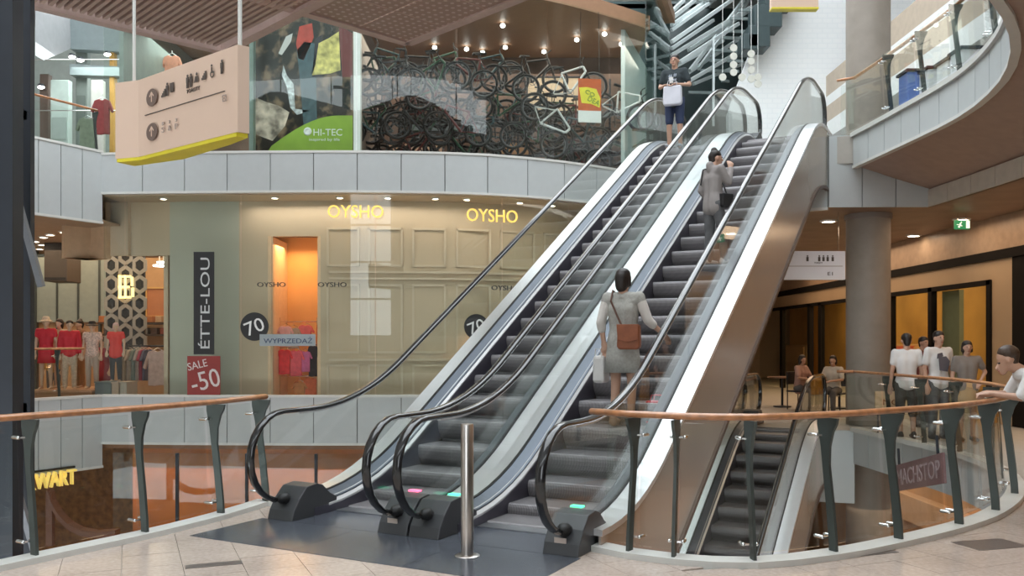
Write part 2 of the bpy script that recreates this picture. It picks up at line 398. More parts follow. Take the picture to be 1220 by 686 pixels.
# ---------------------------------------------------------------- escalators
ESL = (H2)/(10.2-1.15)
def zn(s):
    a = .75; s0, s1 = 1.15, 10.2
    if s < s0-a: return 0.
    if s < s0+a: return ESL*(s-s0+a)**2/(4*a)
    if s < s1-a: return ESL*(s-s0)
    if s < s1+a: return H2-ESL*(s1+a-s)**2/(4*a)
    return H2
def span(s0, s1, st=.3):
    n = max(1, int((s1-s0)/st)); return [s0+(s1-s0)*k/n for k in range(n+1)]
def strip(mb, w0, za, w1, zb, ss, th=.012):
    for p, q in zip(ss, ss[1:]):
        mb.plate([(w0, p, zn(p)+za), (w1, p, zn(p)+zb), (w1, q, zn(q)+zb), (w0, q, zn(q)+za)], (0, 0, -th))
    return mb
S1 = 11.75
def make_escalator(label):
    root = thing('escalator', label, 'escalator', (O0.x, O0.y, 0), 'parallel escalators between the shopping floors', rz=-TH)
    FS = span(.3, S1, .2)
    steps = MB()
    prof = [(.01, 0), (-.006, -.008), (-.018, -.03), (-.022, -.06), (-.016, -.10), (.004, -.145), (.035, -.185), (.06, -.215), (.06, -.26), (.42, -.26), (.42, -.02), (.41, 0)]
    steps.plate([(.312, a, b) for a, b in prof], (.926, 0, 0)); stepme = None
    s = .78
    while s < 10.9:
        z = zn(s)
        if stepme is None:
            o = steps.build('step', STEPM, root); stepme = o
        else:
            o = stepme.copy(); C.objects.link(o)
        o.location = (0, s, z-.004+ (0 if z < H2-.02 else 0))
        s += .4
    for sg, w0 in ((1, 0.), (-1, 1.55)):
        X = lambda a: w0+sg*a
        mb = strip(MB(), X(-.06 if sg == 1 else -.06), .16, X(.135), .17, FS, .05); mb.build('outer_deck', ALU, root, smooth=True)
        strip(MB(), X(.165), .17, X(.285), .13, FS, .015).build('inner_deck', ALUD, root, smooth=True)
        strip(MB(), X(.135), .178, X(.165), .178, FS, .02).build('glass_gasket', BLACK, root)
        FE = span(.5, S1-.4, .2); strip(MB(), X(.262), .142, X(.308), .088, FE, .02).build('edge_strip', EDGE, root)
        sk = MB()
        for p, q in zip(FS, FS[1:]): sk.plate([(X(.3), p, zn(p)+.08), (X(.3), q, zn(q)+.08), (X(.3), q, zn(q)-.24), (X(.3), p, zn(p)-.24)], (sg*.008, 0, 0))
        sk.build('skirt_panel', SKIRT, root)
        # balustrade glass: seven tall panes on the slope plus rounded newel panes
        cuts = [.45, 1.9, 3.2, 4.5, 5.8, 7.1, 8.4, 9.7, 11.1]
        for a, b in zip(cuts, cuts[1:]):
            pts = span(a+.006, b-.006, .2); low = [(X(.144), p, zn(p)+.15) for p in pts]; up = [(X(.144), p, zn(p)+.955) for p in pts][::-1]
            MB().plate(low+up, (sg*.012, 0, 0)).build('glass_panel', GLASS, root)
        rr = .40
        def newel(sc, zc, dr): # arc from top round the end to the bottom
            return [(sc-dr*rr*math.sin(t), zc+rr*math.cos(t)) for t in [R(k) for k in range(0, 171, 15)]]
        lo = newel(.05, .58, 1); hi = newel(S1-.02, H2+.58, -1)
        MB().plate([(X(.144), .444, .15), (X(.144), .444, .955)]+[(X(.144), a, b) for a, b in [(0.05+(a-.05)*.93, .58+(b-.58)*.93) for a, b in lo]], (sg*.012, 0, 0)).build('glass_panel', GLASS, root)
        MB().plate([(X(.144), 11.106, H2+.15), (X(.144), 11.106, H2+.955)]+[(X(.144), a, b) for a, b in [(S1-.02+(a-S1+.02)*.93, H2+.58+(b-H2-.58)*.93) for a, b in hi]], (sg*.012, 0, 0)).build('glass_panel', GLASS, root)
        path = [(X(.15), a, b) for a, b in lo[::-1]]+[(X(.15), p, zn(p)+.98) for p in span(.25, S1-.2, .15)]+[(X(.15), a, b) for a, b in hi]
        pr = [(.042*math.cos(t), .025*math.sin(t)) for t in [2*math.pi*k/12 for k in range(12)]]
        MB().sweep(path, pr, side=(1, 0, 0)).build('handrail', RUBBER, root, smooth=2)
        gp = [(X(.15), p, zn(p)+.955) for p in span(.25, S1-.2, .15)]
        MB().sweep(gp, [(-.014, -.012), (.014, -.012), (.014, .012), (-.014, .012)], side=(1, 0, 0)).build('handrail_guide', EDGE, root)
        # newel bases, lower and upper
        for base, dr, zz in ((0, 1, 0), (S1+.02, -1, H2)):
            pf = [(0, 0), (.03, .09), (.10, .19), (.20, .285), (.34, .30), (.42, .275), (.52, .19), (.62, .14), (.62, 0)]
            w_a, w_b = sorted((X(.01), X(.305)))
            MB().plate([(w_a, base+dr*a, zz+b) for a, b in pf], (w_b-w_a, 0, 0)).build('newel_base', NEWEL, root, bevel=.008)
            MB().ball((X(.15), base+dr*.06, zz+.19), (.06, .075, .05), 10).build('handrail_inlet', BLACK, root, smooth=2)
        # truss cladding
        zb = lambda s: zn(s)-.98
        pts = span(.3, 11.15, .3); xo = X(-.05)
        MB().plate([(xo, p, zn(p)+.11) for p in pts]+[(xo, p, zb(p)) for p in pts[::-1]], (sg*.02, 0, 0)).build('side_cladding', CLAD, root)
        lip = [(xo, p, zb(p)) for p in pts]
        MB().sweep(lip, [(-.03, -.02), (.03, -.02), (.03, .03), (-.03, .03)], side=(1, 0, 0)).build('bottom_edge', mat('bronze_edge', (.13, .09, .07), .4, .4), root)
    sf = MB()
    for p, q in zip(span(.3, 11.1, .4), span(.3, 11.1, .4)[1:]): sf.plate([(-.02, p, zn(p)-.97), (1.57, p, zn(p)-.97), (1.57, q, zn(q)-.97), (-.02, q, zn(q)-.97)], (0, 0, .02))
    sf.build('soffit', mat('soffit_metal', (.35, .30, .26), .5, .3), root)
    MB().box(.312, 1.238, .6, .79, -.02, .012).build('comb_plate', mat('comb_plate_metal', (.35, .36, .38), .3, .8), root)
    MB().box(.312, 1.238, 10.85, S1+.1, H2-.02, H2+.012).build('comb_plate', mat('comb_plate_metal', (0, 0, 0)), root)
    return root
esc_l = make_escalator('left escalator climbing to the upper floor, red lamp at its foot')
def up(o, w_, z, label):
    c = copy_tree(o); p = E(w_, 0); c.location = (p.x, p.y, z); c['label'] = label; return c
esc_r = up(esc_l, 1.55, 0, 'right escalator climbing to the upper floor, carrying the woman with a brown bag')
up(esc_l, 0, -H2, 'left escalator of the lower pair, descending below the walkway')
up(esc_l, 1.55, -H2, 'right escalator of the lower pair, seen through the glass railing')
def esc_box(root, mb, name, m, **kw): return mb.build(name, m, root, **kw)
for rt, cm, ws in ((esc_l, mat('indicator_red', (1, .12, .25), .4, emit=2.5, vary=0), (1.36,)), (esc_r, mat('indicator_green', (.1, .8, .45), .4, emit=1.5, vary=0), (.22, 1.36))):
    for x in ws: MB().box(x-.05, x+.05, .36, .42, .301, .315).build('indicator_lamp', cm, rt)
for rt in (esc_l, esc_r):
    MB().box(1.33, 1.43, .03, .035, .07, .13).build('maker_plate', mat('plate_pale', (.6, .5, .44), .4), rt)

# ---------------------------------------------------------------- balustrades
POSTPF = [(.045, -.12), (.03, .15), (.0, .42), (-.035, .68), (-.03, .82), (.0, .93), (.035, .99), (.045, 1.035), (-.15, 1.035), (-.15, .98), (-.115, .82), (-.095, .65), (-.065, .4), (-.035, .1), (-.03, -.12)]
def balustrade(label, path, posts, z):
    c = path[len(path)//2]; root = thing('balustrade', label, 'railing', (c.x, c.y, z))
    def dirs(p):
        i = min(range(len(path)), key=lambda k: (path[k]-p).length); a = path[max(i-1, 0)]; b = path[min(i+1, len(path)-1)]
        t = (b-a).normalized(); return t, Vector((t.y, -t.x))
    for p in posts:
        p = Vector(p); t, nn = dirs(p)
        MB().plate([V3(p+nn*a-t*.012, z+b) for a, b in POSTPF], V3(t*.024, 0)).build('post', POST, root)
        for hz in (.14, .9):
            for sg in (-1, 1):
                q = p+nn*(-.12 if hz > .5 else -.06)+t*sg*.05; q2 = p+nn*(-.19 if hz > .5 else -.13)+t*sg*.05
                MB().cap(V3(q, z+hz), V3(q2, z+hz), .014, .014, 8).bar(V3(p+nn*(-.10 if hz > .5 else -.05), z+hz), V3(q, z+hz), .012).build('glass_clamp', CHROME, root, smooth=True)
    pts = [Vector(p) for p in posts]
    def param(p): return min(range(len(path)), key=lambda k: (path[k]-p).length)
    seq = [path[0]]+pts+[path[-1]]
    for a, b in zip(seq, seq[1:]):
        if (a-b).length < .22: continue
        i, j = param(a), param(b); sub = [a]+path[i+1:j]+[b]; sub = resample(sub, min(.25, (a-b).length/3)); sub[0] = sub[0]+(sub[1]-sub[0]).normalized()*.03; sub[-1] = sub[-1]-(sub[-1]-sub[-2]).normalized()*.03
        lo = offset(sub, -.12); hi = offset(sub, -.18); mb = MB(); lo2 = offset(sub, -.108); hi2 = offset(sub, -.168)
        n = len(sub); vs = [V3(p, z+.06) for p in lo]+[V3(p, z+1.0) for p in hi]+[V3(p, z+.06) for p in lo2]+[V3(p, z+1.0) for p in hi2]; fs = []
        for k in range(n-1): fs += [(k, k+1, n+k+1, n+k), (2*n+k, 3*n+k, 3*n+k+1, 2*n+k+1), (n+k, n+k+1, 3*n+k+1, 3*n+k), (k, 2*n+k, 2*n+k+1, k+1)]
        fs += [(0, n, 3*n, 2*n), (n-1, 3*n-1, 4*n-1, 2*n-1)]
        mb.add(vs, fs).build('glass_pane', GLASS, root)
    rp = offset(path, 0); prof = [(.036*math.cos(t), .026*math.sin(t)) for t in [2*math.pi*k/12 for k in range(12)]]
    MB().sweep([V3(p, z+1.065) for p in rp], prof).build('handrail', WOOD, root, smooth=2)
    return root
balustrade('curved balustrade on the left, timber handrail over glass panes and steel posts', EL, [(-4.35, 5.0), (-3.5, 6.46), (-3.02, 7.25), (-2.66, 8.05), (-2.43, 8.7)], 0)
pr_ = [(.88, 6.6), (1.18, 6.42), (1.73, 6.32), (2.4, 6.58), (3.07, 7.0), (3.84, 7.57), (4.5, 8.2), (5.19, 9.1)]
more = [(5.75, 10.1), (6.15, 11.2), (6.4, 12.6), (6.41, 13.7), (6.37, 14.8)]
balustrade('long curved balustrade on the right, orange-brown timber handrail and eight green-grey posts', ER, pr_+more, 0)
balustrade('upper floor curved balustrade at the top right above white cladding', er2, [p for p in pr_+more if p[0] > 3.5], H2)
# landing balustrade right of the lower escalator's head, and upper left wing
lb = resample([E(3.3, 11.3), Vector((6.3, 16.2))], .2)
balustrade('short balustrade beside the concrete column on the far landing', lb, [], 0)
balustrade('upper landing short balustrade beside the column', lb, [], H2)
# bollard
b = thing('bollard', 'polished steel bollard standing on the dark landing plate', 'bollard', (-.335, 6.6, 0))
MB().lathe([(.048, 0), (.048, .985), (.044, .992), (.0, .993)], (-.335, 6.6, 0), 28).build('pole', STEEL, b, smooth=True)
MB().lathe([(.095, .002), (.095, .008), (.085, .014), (.05, .015)], (-.335, 6.6, 0), 28).build('base_flange', STEEL, b, smooth=True)
# ---------------------------------------------------------------- left shops behind the atrium, floor of the walkway level
def wallquad(name, a, b, z0, z1, m, th=.1, **kw):
    a = Vector(a); b = Vector(b); t = (b-a).normalized(); nn = Vector((-t.y, t.x))*th
    return struct(name, MB().prism([a, b, b+nn, a+nn], z0, z1), m, **kw)
def X(px, D): return (px-CX)/F*D
def Z(py, D): return EYE+(HY-py)/F*D
# lingerie shop: panelled wall behind the curved shop glass, with a doorway
iw = offset(OY, -1.0)
def iwp(px):     # point on the inner wall seen at column px
    best = None
    for a, b in zip(iw, iw[1:]):
        for t in (0, .25, .5, .75, 1):
            p = a.lerp(b, t); d = abs(p.x/p.y*F+CX-px)
            if best is None or d < best[0]: best = (d, p, (b-a).normalized())
    return best[1], best[2]
def wall_run(pxa, pxb, z0, z1, m, name='wall_back'):
    a = iwp(pxa)[0]; b = iwp(pxb)[0]; pts = [p for p in iw if a.x+.05 < p.x < b.x-.05]; L = [a]+pts+[b]
    struct(name, MB().prism(L+offset(L, -.12)[::-1], z0, z1), m)
wall_run(204, 285, 0, 4.86, GREYW); wall_run(285, 325, 0, 4.86, BEIGE); wall_run(380, 900, 0, 4.86, BEIGE)
wall_run(325, 380, 4.05, 4.86, BEIGE)
wall_run(120, 204, 3.62, 4.86, BEIGE); wallquad('wall_back', (X(120, 20.3), 20.55), (X(152, 20.4), 20.42), 3.62, 4.86, BEIGE)
door_m = mat('doorway_orange', (.80, .42, .14), .5, vary=.06, scale=2)
struct('wall_back', MB().box(X(300, 21.8), X(405, 21.8), 21.8, 21.9, 0, 4.2), door_m)
struct('trim_4', MB().box(X(322, 20.4)-.03, X(322, 20.4)+.04, 20.3, 21.8, 0, 4.05), mat('doorway_jamb', (.78, .55, .36), .5))
struct('trim_4', MB().box(X(382, 20.4)-.05, X(382, 20.4)+.02, 20.3, 21.8, 0, 4.05), mat('doorway_jamb', (0, 0, 0)))
area('doorway_lamp', (X(352, 21), 21.1, 3.9), .8, .8, 20, (1, .6, .28))
area('doorway_lamp', (X(600, 20), 20.25, 1.9), 1.0, .12, 12, (1, .5, .25))
# mouldings on the panelled wall
mm = mat('panel_moulding_paint', (.66, .54, .41), .4, vary=.02)
rt = thing('wall_back', None, None); rt['kind'] = 'structure'
px = 388
while px < 700:
    (a, t), (b, _) = iwp(px), iwp(px+40); nn = Vector((t.y, -t.x))
    for z0, z1 in ((3.35, 4.25), (1.35, 2.95), (.25, 1.1)):
        M = frame(V3(a+nn*.0, 0), V3(t, 0)); L = (b-a).length; mb = MB(M)
        for q in ((0, L, z0, z0+.05), (0, L, z1-.05, z1), (0, .05, z0, z1), (L-.05, L, z0, z1)): mb.box(q[0], q[1], q[2], q[3], 0, .03)
        mb.build('panel_moulding', mm, rt)
    px += 52
for z in (3.05, 3.2, 1.18):
    L = [p for p in iw if iwp(380)[0].x < p.x < 3.2]; MB().sweep([V3(p, z) for p in L], [(0, 0), (.06, 0), (.06, .05), (0, .05)]).build('ledge_moulding', mm, rt)
# shop glass, one pane per joint
rt = thing('window_1', None, None); rt['kind'] = 'structure'
def oyp(px):
    best = None
    for i, (a, b) in enumerate(zip(OY, OY[1:])):
        for t in (0, .2, .4, .6, .8):
            p = a.lerp(b, t); d = abs(p.x/p.y*F+CX-px)
            if best is None or d < best[0]: best = (d, p, (b-a).normalized(), i)
    return best
def glass_run(cuts, z0, z1, root, m, inset=.06):
    for ca, cb in zip(cuts, cuts[1:]):
        A, B_ = oyp(ca), oyp(cb); L = [A[1]]+[p for p in OY[A[3]+1:B_[3]+1]]+[B_[1]]
        L = [p for i, p in enumerate(L) if i == 0 or (p-L[i-1]).length > .02]
        if len(L) < 2: continue
        L[0] = L[0]+(L[1]-L[0]).normalized()*.012; L[-1] = L[-1]-(L[-1]-L[-2]).normalized()*.012
        L = offset(L, -inset); n = len(L); L2 = offset(L, -.015)
        vs = [V3(p, z0) for p in L]+[V3(p, z1) for p in L]+[V3(p, z0) for p in L2]+[V3(p, z1) for p in L2]; fs = []
        for k in range(n-1): fs += [(k, k+1, n+k+1, n+k), (2*n+k, 3*n+k, 3*n+k+1, 2*n+k+1)]
        fs += [(0, n, 3*n, 2*n), (n-1, 3*n-1, 4*n-1, 2*n-1)]
        MB().add(vs, fs).build('glass_pane', m, root)
glass_run([122, 147, 285, 447, 600, 680, 745], .45, 4.86, rt, SHOPGLASS)
rt = thing('window_2', None, None); rt['kind'] = 'structure'
glass_run([122, 285, 425, 545, 653, 728, 773], 5.8, 9.5, rt, SHOPGLASS)
# return pane at the corner of the upper shop, towards the roof lights
ca = Vector((3.35, 21.95)); cb_ = Vector((4.75, 26.5)); nn = Vector((-.03, .01))
MB().prism([ca, cb_, cb_+nn, ca+nn], 5.4, 11.2).build('glass_pane', glass_mat('milky_glass', (.8, .88, .86)), rt)
struct('trim_5', MB().prism([ca+Vector((-.2, 0)), ca+Vector((.15, 0)), cb_+Vector((.15, 0)), cb_+Vector((-.2, 0))], 11.2, 11.5), TIMBERC)
struct('wall_right', MB().prism([ca+Vector((-.6, .3)), ca+Vector((-.5, .3)), cb_+Vector((-.5, 0)), cb_+Vector((-.6, 0))], 5.4, 9.5), mat('pale_blue_wall', (.55, .62, .62), .4))
# pilaster posts of the upper shop front
struct('window_3', MB().box(X(422, 19.5), X(430, 19.5), 19.42, 19.6, 5.8, 9.5), WHITE)
struct('window_3', MB().box(X(298, 19.5), X(303, 19.5), 19.42, 19.6, 5.8, 9.5), mat('green_frame', (.2, .27, .24), .4))
# illuminated gold letters
GOLD = mat('gold_letters', (.95, .68, .16), .35, .3, emit=.5, vary=0)
def onpane(px, py, off=.05):
    q = oyp(px); p, t = q[1], q[2]; nn = Vector((t.y, -t.x)); p = p+nn*off; D = p.y
    return frame(V3(p, Z(py, D)), V3(t, 0)), D/F
def sign_letters(px, py, wpx, hpx, word, label, m, cat='sign', off=.05, group=None, **kw):
    M, k = onpane(px, py, off); c = M.translation
    r = thing('shop_lettering', label, cat, c, group)
    text('letters', word, M, wpx*k, hpx*k, m, r, .02); return r
sign_letters(425, 252, 66, 15, 'OYSHO', 'gold shop lettering nearer the doorway on the curved glass front', GOLD)
sign_letters(586, 257, 63, 15, 'OYSHO', 'gold shop lettering on the curved glass front, beside the escalator', GOLD)
DARKT = mat('dark_print', (.06, .055, .05), .5, vary=0)
for x, y, t in ((322, 339, 'at the doorway'), (397, 339, 'right of the doorway'), (602, 343, 'above the right black disc')):
    sign_letters(x, y, 34, 5.5, 'OYSHO', 'small dark lettering on the shop glass '+t, DARKT, off=-.03)
# black discs reading 70
def disc70(px, py, rpx, label, strip):
    M, k = onpane(px, py, -.02); r = thing('sale_disc', label, 'sign', M.translation)
    mb = MB(M); mb.plate([(rpx*k*math.cos(2*math.pi*i/32), rpx*k*math.sin(2*math.pi*i/32), 0) for i in range(32)], (0, 0, .012)); mb.build('disc', BLACK, r)
    text('number', '70', M @ Matrix.Rotation(R(22), 4, 'Z') @ Matrix.Translation((0, 0, .012)), rpx*1.35*k, rpx*.95*k, WHITE, r)
    if strip:
        M2, k2 = onpane(px+39, py+16, -.01); M2 = M2 @ Matrix.Translation((0, 0, .012)); MB(M2).box(-34*k2, 33*k2, -7*k2, 7*k2, 0, .008).build('strip', mat('strip_grey', (.33, .38, .40), .5), r)
        text('word', 'WYPRZEDAŻ', M2 @ Matrix.Translation((0, 0, .008)), 58*k2, 7.5*k2, mat('navy_print', (.03, .05, .12), .5, vary=0), r)
disc70(303, 389, 17, 'black round sale sign with a grey word strip, left on the shop glass', True)
disc70(568, 389, 15, 'black round sale sign beside the escalator, right on the shop glass', False)
# vertical black banner and red sale poster
M, k = onpane(243.5, 361, -.01); r = thing('vertical_banner', 'tall narrow black banner with white lettering turned upwards', 'banner', M.translation)
MB(M).box(-12.5*k, 12.5*k, -61*k, 61*k, 0, .01).build('board', BLACK, r)
text('letters', 'ÉTTE-LOU', M @ Matrix.Rotation(R(90), 4, 'Z') @ Matrix.Translation((0, 0, .01)), 108*k, 14*k, mat('letter_silver', (.6, .62, .62), .4, vary=0), r)
M, k = onpane(243.5, 449, .0); r = thing('sale_poster', 'red square sale poster with tilted pale figures under the black banner', 'poster', M.translation)
MB(M).box(-20*k, 20*k, -24*k, 25*k, 0, .01).build('board', mat('poster_red', (.27, .03, .025), .5), r)
T = Matrix.Rotation(R(14), 4, 'Z'); pw = mat('poster_white', (.68, .62, .6), .5, vary=0)
text('letters', 'SALE', M @ T @ Matrix.Translation((-4*k, 16*k, .01)), 24*k, 9*k, pw, r)
text('number', '-50', M @ T @ Matrix.Translation((1*k, -4*k, .01)), 35*k, 22*k, pw, r)
# downlights
def downlight(x, y, z, label, group, m=GLOW, r_=.07):
    r = thing('downlight', label, 'lamp', (x, y, z), group)
    MB().lathe([(r_*1.35, 0), (r_*1.35, -.02), (r_, -.03), (r_, -.005)], (x, y, z), 14).build('ring', WHITE, r, smooth=True)
    MB().lathe([(r_*.95, -.006), (r_*.6, -.022), (.0, -.026)], (x, y, z), 14).build('lens', m, r, smooth=True)
for i, px in enumerate((205, 334, 412, 465, 520, 558, 620, 656)):
    p = iwp(px)[0]; downlight(p.x, p.y-.55, 4.86, ['small','round','bright','recessed','little','shining','single','end'][i]+' downlight in the shop front soffit above '+['the grey wall pane','the orange doorway','the first gold lettering','the wall right of the first gold lettering','the middle of the panelled wall','the gap before the second gold lettering','the end of the second gold lettering','the corner next to the escalator'][i], 'downlights over the curved shop front')
# pattern wall and room of the fashion shop, seen through the opening
struct('wall_back', MB().box(-20, X(285, 26), 26, 26.1, 0, 4.3), mat('warm_shop_wall', (.55, .33, .17), .5))
struct('wall_left', MB().box(X(203, 20.9), X(203, 20.9)+.1, 20.5, 26, 0, 4.86), BEIGE)
r = thing('pattern_panel', 'black wall panel with a pale honeycomb pattern and gold emblem', 'wall panel', (X(148, 23), 23, 1.2))
D = 23.; MB().box(X(126, D), X(172, D), 23, 23.08, Z(425, D), Z(303, D)).build('board', BLACK, r)
hx = mat('honeycomb_grey', (.36, .34, .31), .5); hw = .52
for i in range(3):
    for j in range(5):
        cx = X(133, D)+i*.37; cz = Z(316, D)-j*.50+(i % 2)*.25
        if cz < Z(420, D): continue
        o_ = [(cx+.215*math.cos(R(60*q+30)), cz+.27*math.sin(R(60*q+30))) for q in range(6)]; i_ = [(cx+.12*math.cos(R(60*q+30)), cz+.155*math.sin(R(60*q+30))) for q in range(6)]
        mb = MB()
        for q in range(6): mb.plate([(o_[q][0], 22.97, o_[q][1]), (o_[(q+1) % 6][0], 22.97, o_[(q+1) % 6][1]), (i_[(q+1) % 6][0], 22.97, i_[(q+1) % 6][1]), (i_[q][0], 22.97, i_[q][1])], (0, .03, 0))
        mb.build('honeycomb_ring', hx, r)
M = frame(Vector((X(153, D), 22.9, Z(342, D))), (1, 0, 0)); mb = MB(M)
for (a, b, c, d) in ((-.2, -.13, -.3, .3), (-.05, .0, -.3, .3), (-.2, .12, .24, .3), (-.2, .12, -.3, -.24), (-.2, .08, -.03, .03), (.12, .18, .02, .26), (.14, .2, -.26, -.02)): mb.box(a, b, c, d, 0, .05)
mb.build('emblem', mat('emblem_gold', (.95, .75, .35), .4, emit=1.2, vary=0), r)
# hanging bulkhead, dark ceiling block and tall pale windows of the mall wing at the far left
cu = curve([(X(77, 20.3), 20.3), (X(80, 19.5), 20.9), (X(100, 20.8), 20.9), (X(125, 20.4), 20.42)], .2)
struct('trim_6', MB().prism(cu+offset(cu, -.15)[::-1], 3.55, 4.86), mat('bulkhead_beige', (.55, .38, .24), .5))
r = thing('ceiling_box', 'dark square box hanging from the ceiling of the left shop', 'ceiling box', (X(70, 25), 25, 3.2))
MB().box(X(57, 24), X(84, 24), 23.8, 24.6, 3.25, 4.3).build('housing', mat('brown_black', (.06, .05, .04), .5), r, bevel=.02)
MB().box(X(58, 24), X(83, 24), 23.78, 23.81, 3.3, 3.36).build('lower_trim', BLACK, r)
rt = thing('window_4', None, None); rt['kind'] = 'structure'
for i in range(5):
    x0 = X(20, 25.9)+i*.62; MB().box(x0, x0+.57, 25.85, 25.9, 2.2, 4.2).build('pane', mat('frosted_pane', (.30, .36, .33), .3), rt)
    MB().box(x0+.57, x0+.62, 25.82, 25.95, 0, 4.3).build('mullion', POST, rt)
for i, (px, py) in enumerate(((42, 287), (52, 282), (60, 279), (76, 276), (50, 291), (108, 274), (47, 296), (52, 305))):
    D = 2.7*1050/(HY-py); downlight(X(px, D), D, 4.3, ['leftmost', 'second', 'third', 'fourth', 'lower left', 'right-hand, brightest', 'small rear', 'rearmost'][i]+' downlight in the beige ceiling over the mannequins', 'downlights in the left shop ceiling', r_=.09)
for i, (px, py) in enumerate(((195, 312), (190, 316), (172, 328), (197, 326))):
    D = 2.7*1050/(HY-py)*.8; q = thing('oval_lamp', 'glowing round ceiling lamp inside the fashion shop, '+['top right', 'second from the right', 'left and lowest', 'far right lower'][i], 'lamp', (X(px, D), D, Z(py, D)), 'lamps inside the fashion shop')
    MB().lathe([(.0, 0), (.16, 0), (.17, -.03), (.0, -.035)], q.location, 16).build('lens', GLOWC, q, smooth=True); MB().lathe([(.18, .0), (.18, .03), (.02, .04), (.02, 4.3-Z(py, D))], q.location, 12).build('stem', WHITE, q)
# orange poster frame on the rear wall
r = thing('framed_panel', 'orange framed panel on the rear wall of the fashion shop', 'wall panel', (X(188, 25.9), 25.9, 2))
D = 25.9; MB().box(X(174, D), X(203, D), 25.86, 25.9, Z(378, D), Z(342, D)).build('panel', mat('panel_terracotta', (.5, .2, .09), .5), r)
mb = MB()
for a, b, c, d in ((174, 203, 342, 344), (174, 203, 376, 378), (174, 176, 342, 378), (201, 203, 342, 378)): mb.box(X(a, D), X(b, D), 25.82, 25.88, Z(d, D), Z(c, D))
mb.build('frame', mat('frame_gold', (.7, .42, .15), .4), r)

# ---------------------------------------------------------------- garments and racks
def shirt_mb(c, wd, ht, th=.09, sleeve=.35, flare=0):
    # body and two sleeves of a garment on a hanger, facing -y
    x, y, z = c; h = wd/2; mb = MB()
    out = [(-h*.28, 0), (-h*.75, -.05*ht), (-h*1.18, -sleeve*ht), (-h*.95, -(sleeve+.04)*ht), (-h*.72, -.25*ht), (-h*(.74+flare), -ht), (-h*.2, -ht*1.01), (h*.25, -ht*.99), (h*(.74+flare), -ht), (h*.72, -.25*ht), (h*.95, -(sleeve+.04)*ht), (h*1.18, -sleeve*ht), (h*.75, -.05*ht), (h*.28, 0), (h*.12, -.04*ht), (-h*.12, -.04*ht)]
    mb.plate([(x+a, y-th/2, z+b) for a, b in out], (0, th, 0)); return mb
def garment(name, label, col, px, py, D, wd, ht, group, rz=0, **k):
    x, z = X(px, D), Z(py, D); r = thing(name, label, 'clothing', (x, D, z), group)
    m = mat('cloth_'+'_'.join('%02d' % int(c*99) for c in col), col, .8, vary=.15, scale=9)
    mb = shirt_mb((0, 0, 0), wd, ht, **k); T = Matrix.Translation((x, D, z)) @ Matrix.Rotation(rz, 4, 'Z'); mb.v = [T @ v for v in mb.v]
    mb.build('cloth', m, r, bevel=.015)
    MB().tube([(x-.12, D, z-.01), (x, D, z+.06), (x, D, z+.12)], .006, 5).tube([(x+.12, D, z-.01), (x, D, z+.06)], .006, 5).build('hanger', CHROME, r)
    return r
G = 'sale garments hanging in the orange doorway'
for i, (px, py, wd, ht, c, nm, lb) in enumerate([
    (340, 388, .36, .5, (.75, .36, .34), 'top', 'pale pink top, upper left in the orange doorway'),
    (350, 390, .34, .5, (.45, .28, .2), 'top', 'brownish top in the middle of the upper row in the doorway'),
    (364, 387, .38, .5, (.8, .13, .12), 'top', 'bright coral red top, upper right in the orange doorway'),
    (339, 416, .36, .60, (.85, .04, .05), 'top', 'scarlet top, lower left in the orange doorway'),
    (353, 417, .36, .62, (.85, .12, .16), 'top', 'rose red top in the middle of the lower row in the doorway'),
    (364, 418, .30, .5, (.65, .15, .35), 'top', 'magenta top, lower row right in the doorway'),
    (373, 411, .26, .75, (.03, .02, .03), 'dress', 'black dress at the right edge of the orange doorway'),
    (357, 455, .34, .42, (.7, .3, .1), 'top', 'orange patterned top at the bottom of the doorway'),
    (370, 450, .34, .45, (.85, .2, .08), 'top', 'orange red top at the bottom right of the doorway')]):
    garment(nm, lb, c, px, py, 20.9+.03*i, wd, ht, G)
r = thing('clothes_rail', 'chrome clothes rail with two bars standing in the orange doorway', 'rack', (X(356, 21.1), 21.1, 0))
for z in (2.1, 1.55, .8): MB().tube([(X(333, 21.1), 21.1, z), (X(378, 21.1), 21.1, z)], .014, 8).build('bar', CHROME, r)
for px in (333, 378): MB().tube([(X(px, 21.1), 21.1, 0), (X(px, 21.1), 21.1, 2.2)], .016, 8).build('upright', CHROME, r)
G = 'garments on the rack left of the black banner'
for i, (px, wd, c, lb) in enumerate([(153, .42, (.35, .33, .26), 'khaki jacket at the left end of the shop rack'), (158, .42, (.5, .45, .38), 'beige jacket second on the shop rack'), (163, .4, (.2, .26, .24), 'dark green jacket third on the shop rack'), (168, .4, (.42, .36, .33), 'taupe shirt fourth on the shop rack'), (172, .4, (.38, .06, .1), 'wine red shirt fifth on the shop rack'), (176, .4, (.12, .12, .18), 'navy shirt sixth on the shop rack')]):
    garment('shirt', lb, c, px, 416, 22.2, wd, .78, G, rz=R(65))
garment('shirt', 'large pale pink shirt facing out at the right end of the shop rack', (.62, .46, .42), 188, 417, 21.9, .62, .88, G, sleeve=.5)
r = thing('clothes_rack', 'long dark clothes rack under the honeycomb wall panel', 'rack', (X(177, 22.2), 22.2, 0))
MB().tube([(X(149, 22.2), 22.2, Z(412, 22.2)), (X(203, 22.2), 22.2, Z(412, 22.2))], .02, 8).build('bar', DARKSTEEL, r)
for px in (150, 201): MB().tube([(X(px, 22.2), 22.2, .0), (X(px, 22.2), 22.2, Z(411, 22.2))], .02, 8).build('upright', DARKSTEEL, r)
MB().box(X(150, 22.2), X(202, 22.2), 22, 22.5, .15, .2).build('shelf', DARKSTEEL, r)
r = thing('wall_shelf', 'dark shelf with folded stock on the rear wall behind the shop rack', 'shelf', (X(160, 25), 25, 1.5))
D = 25.; 
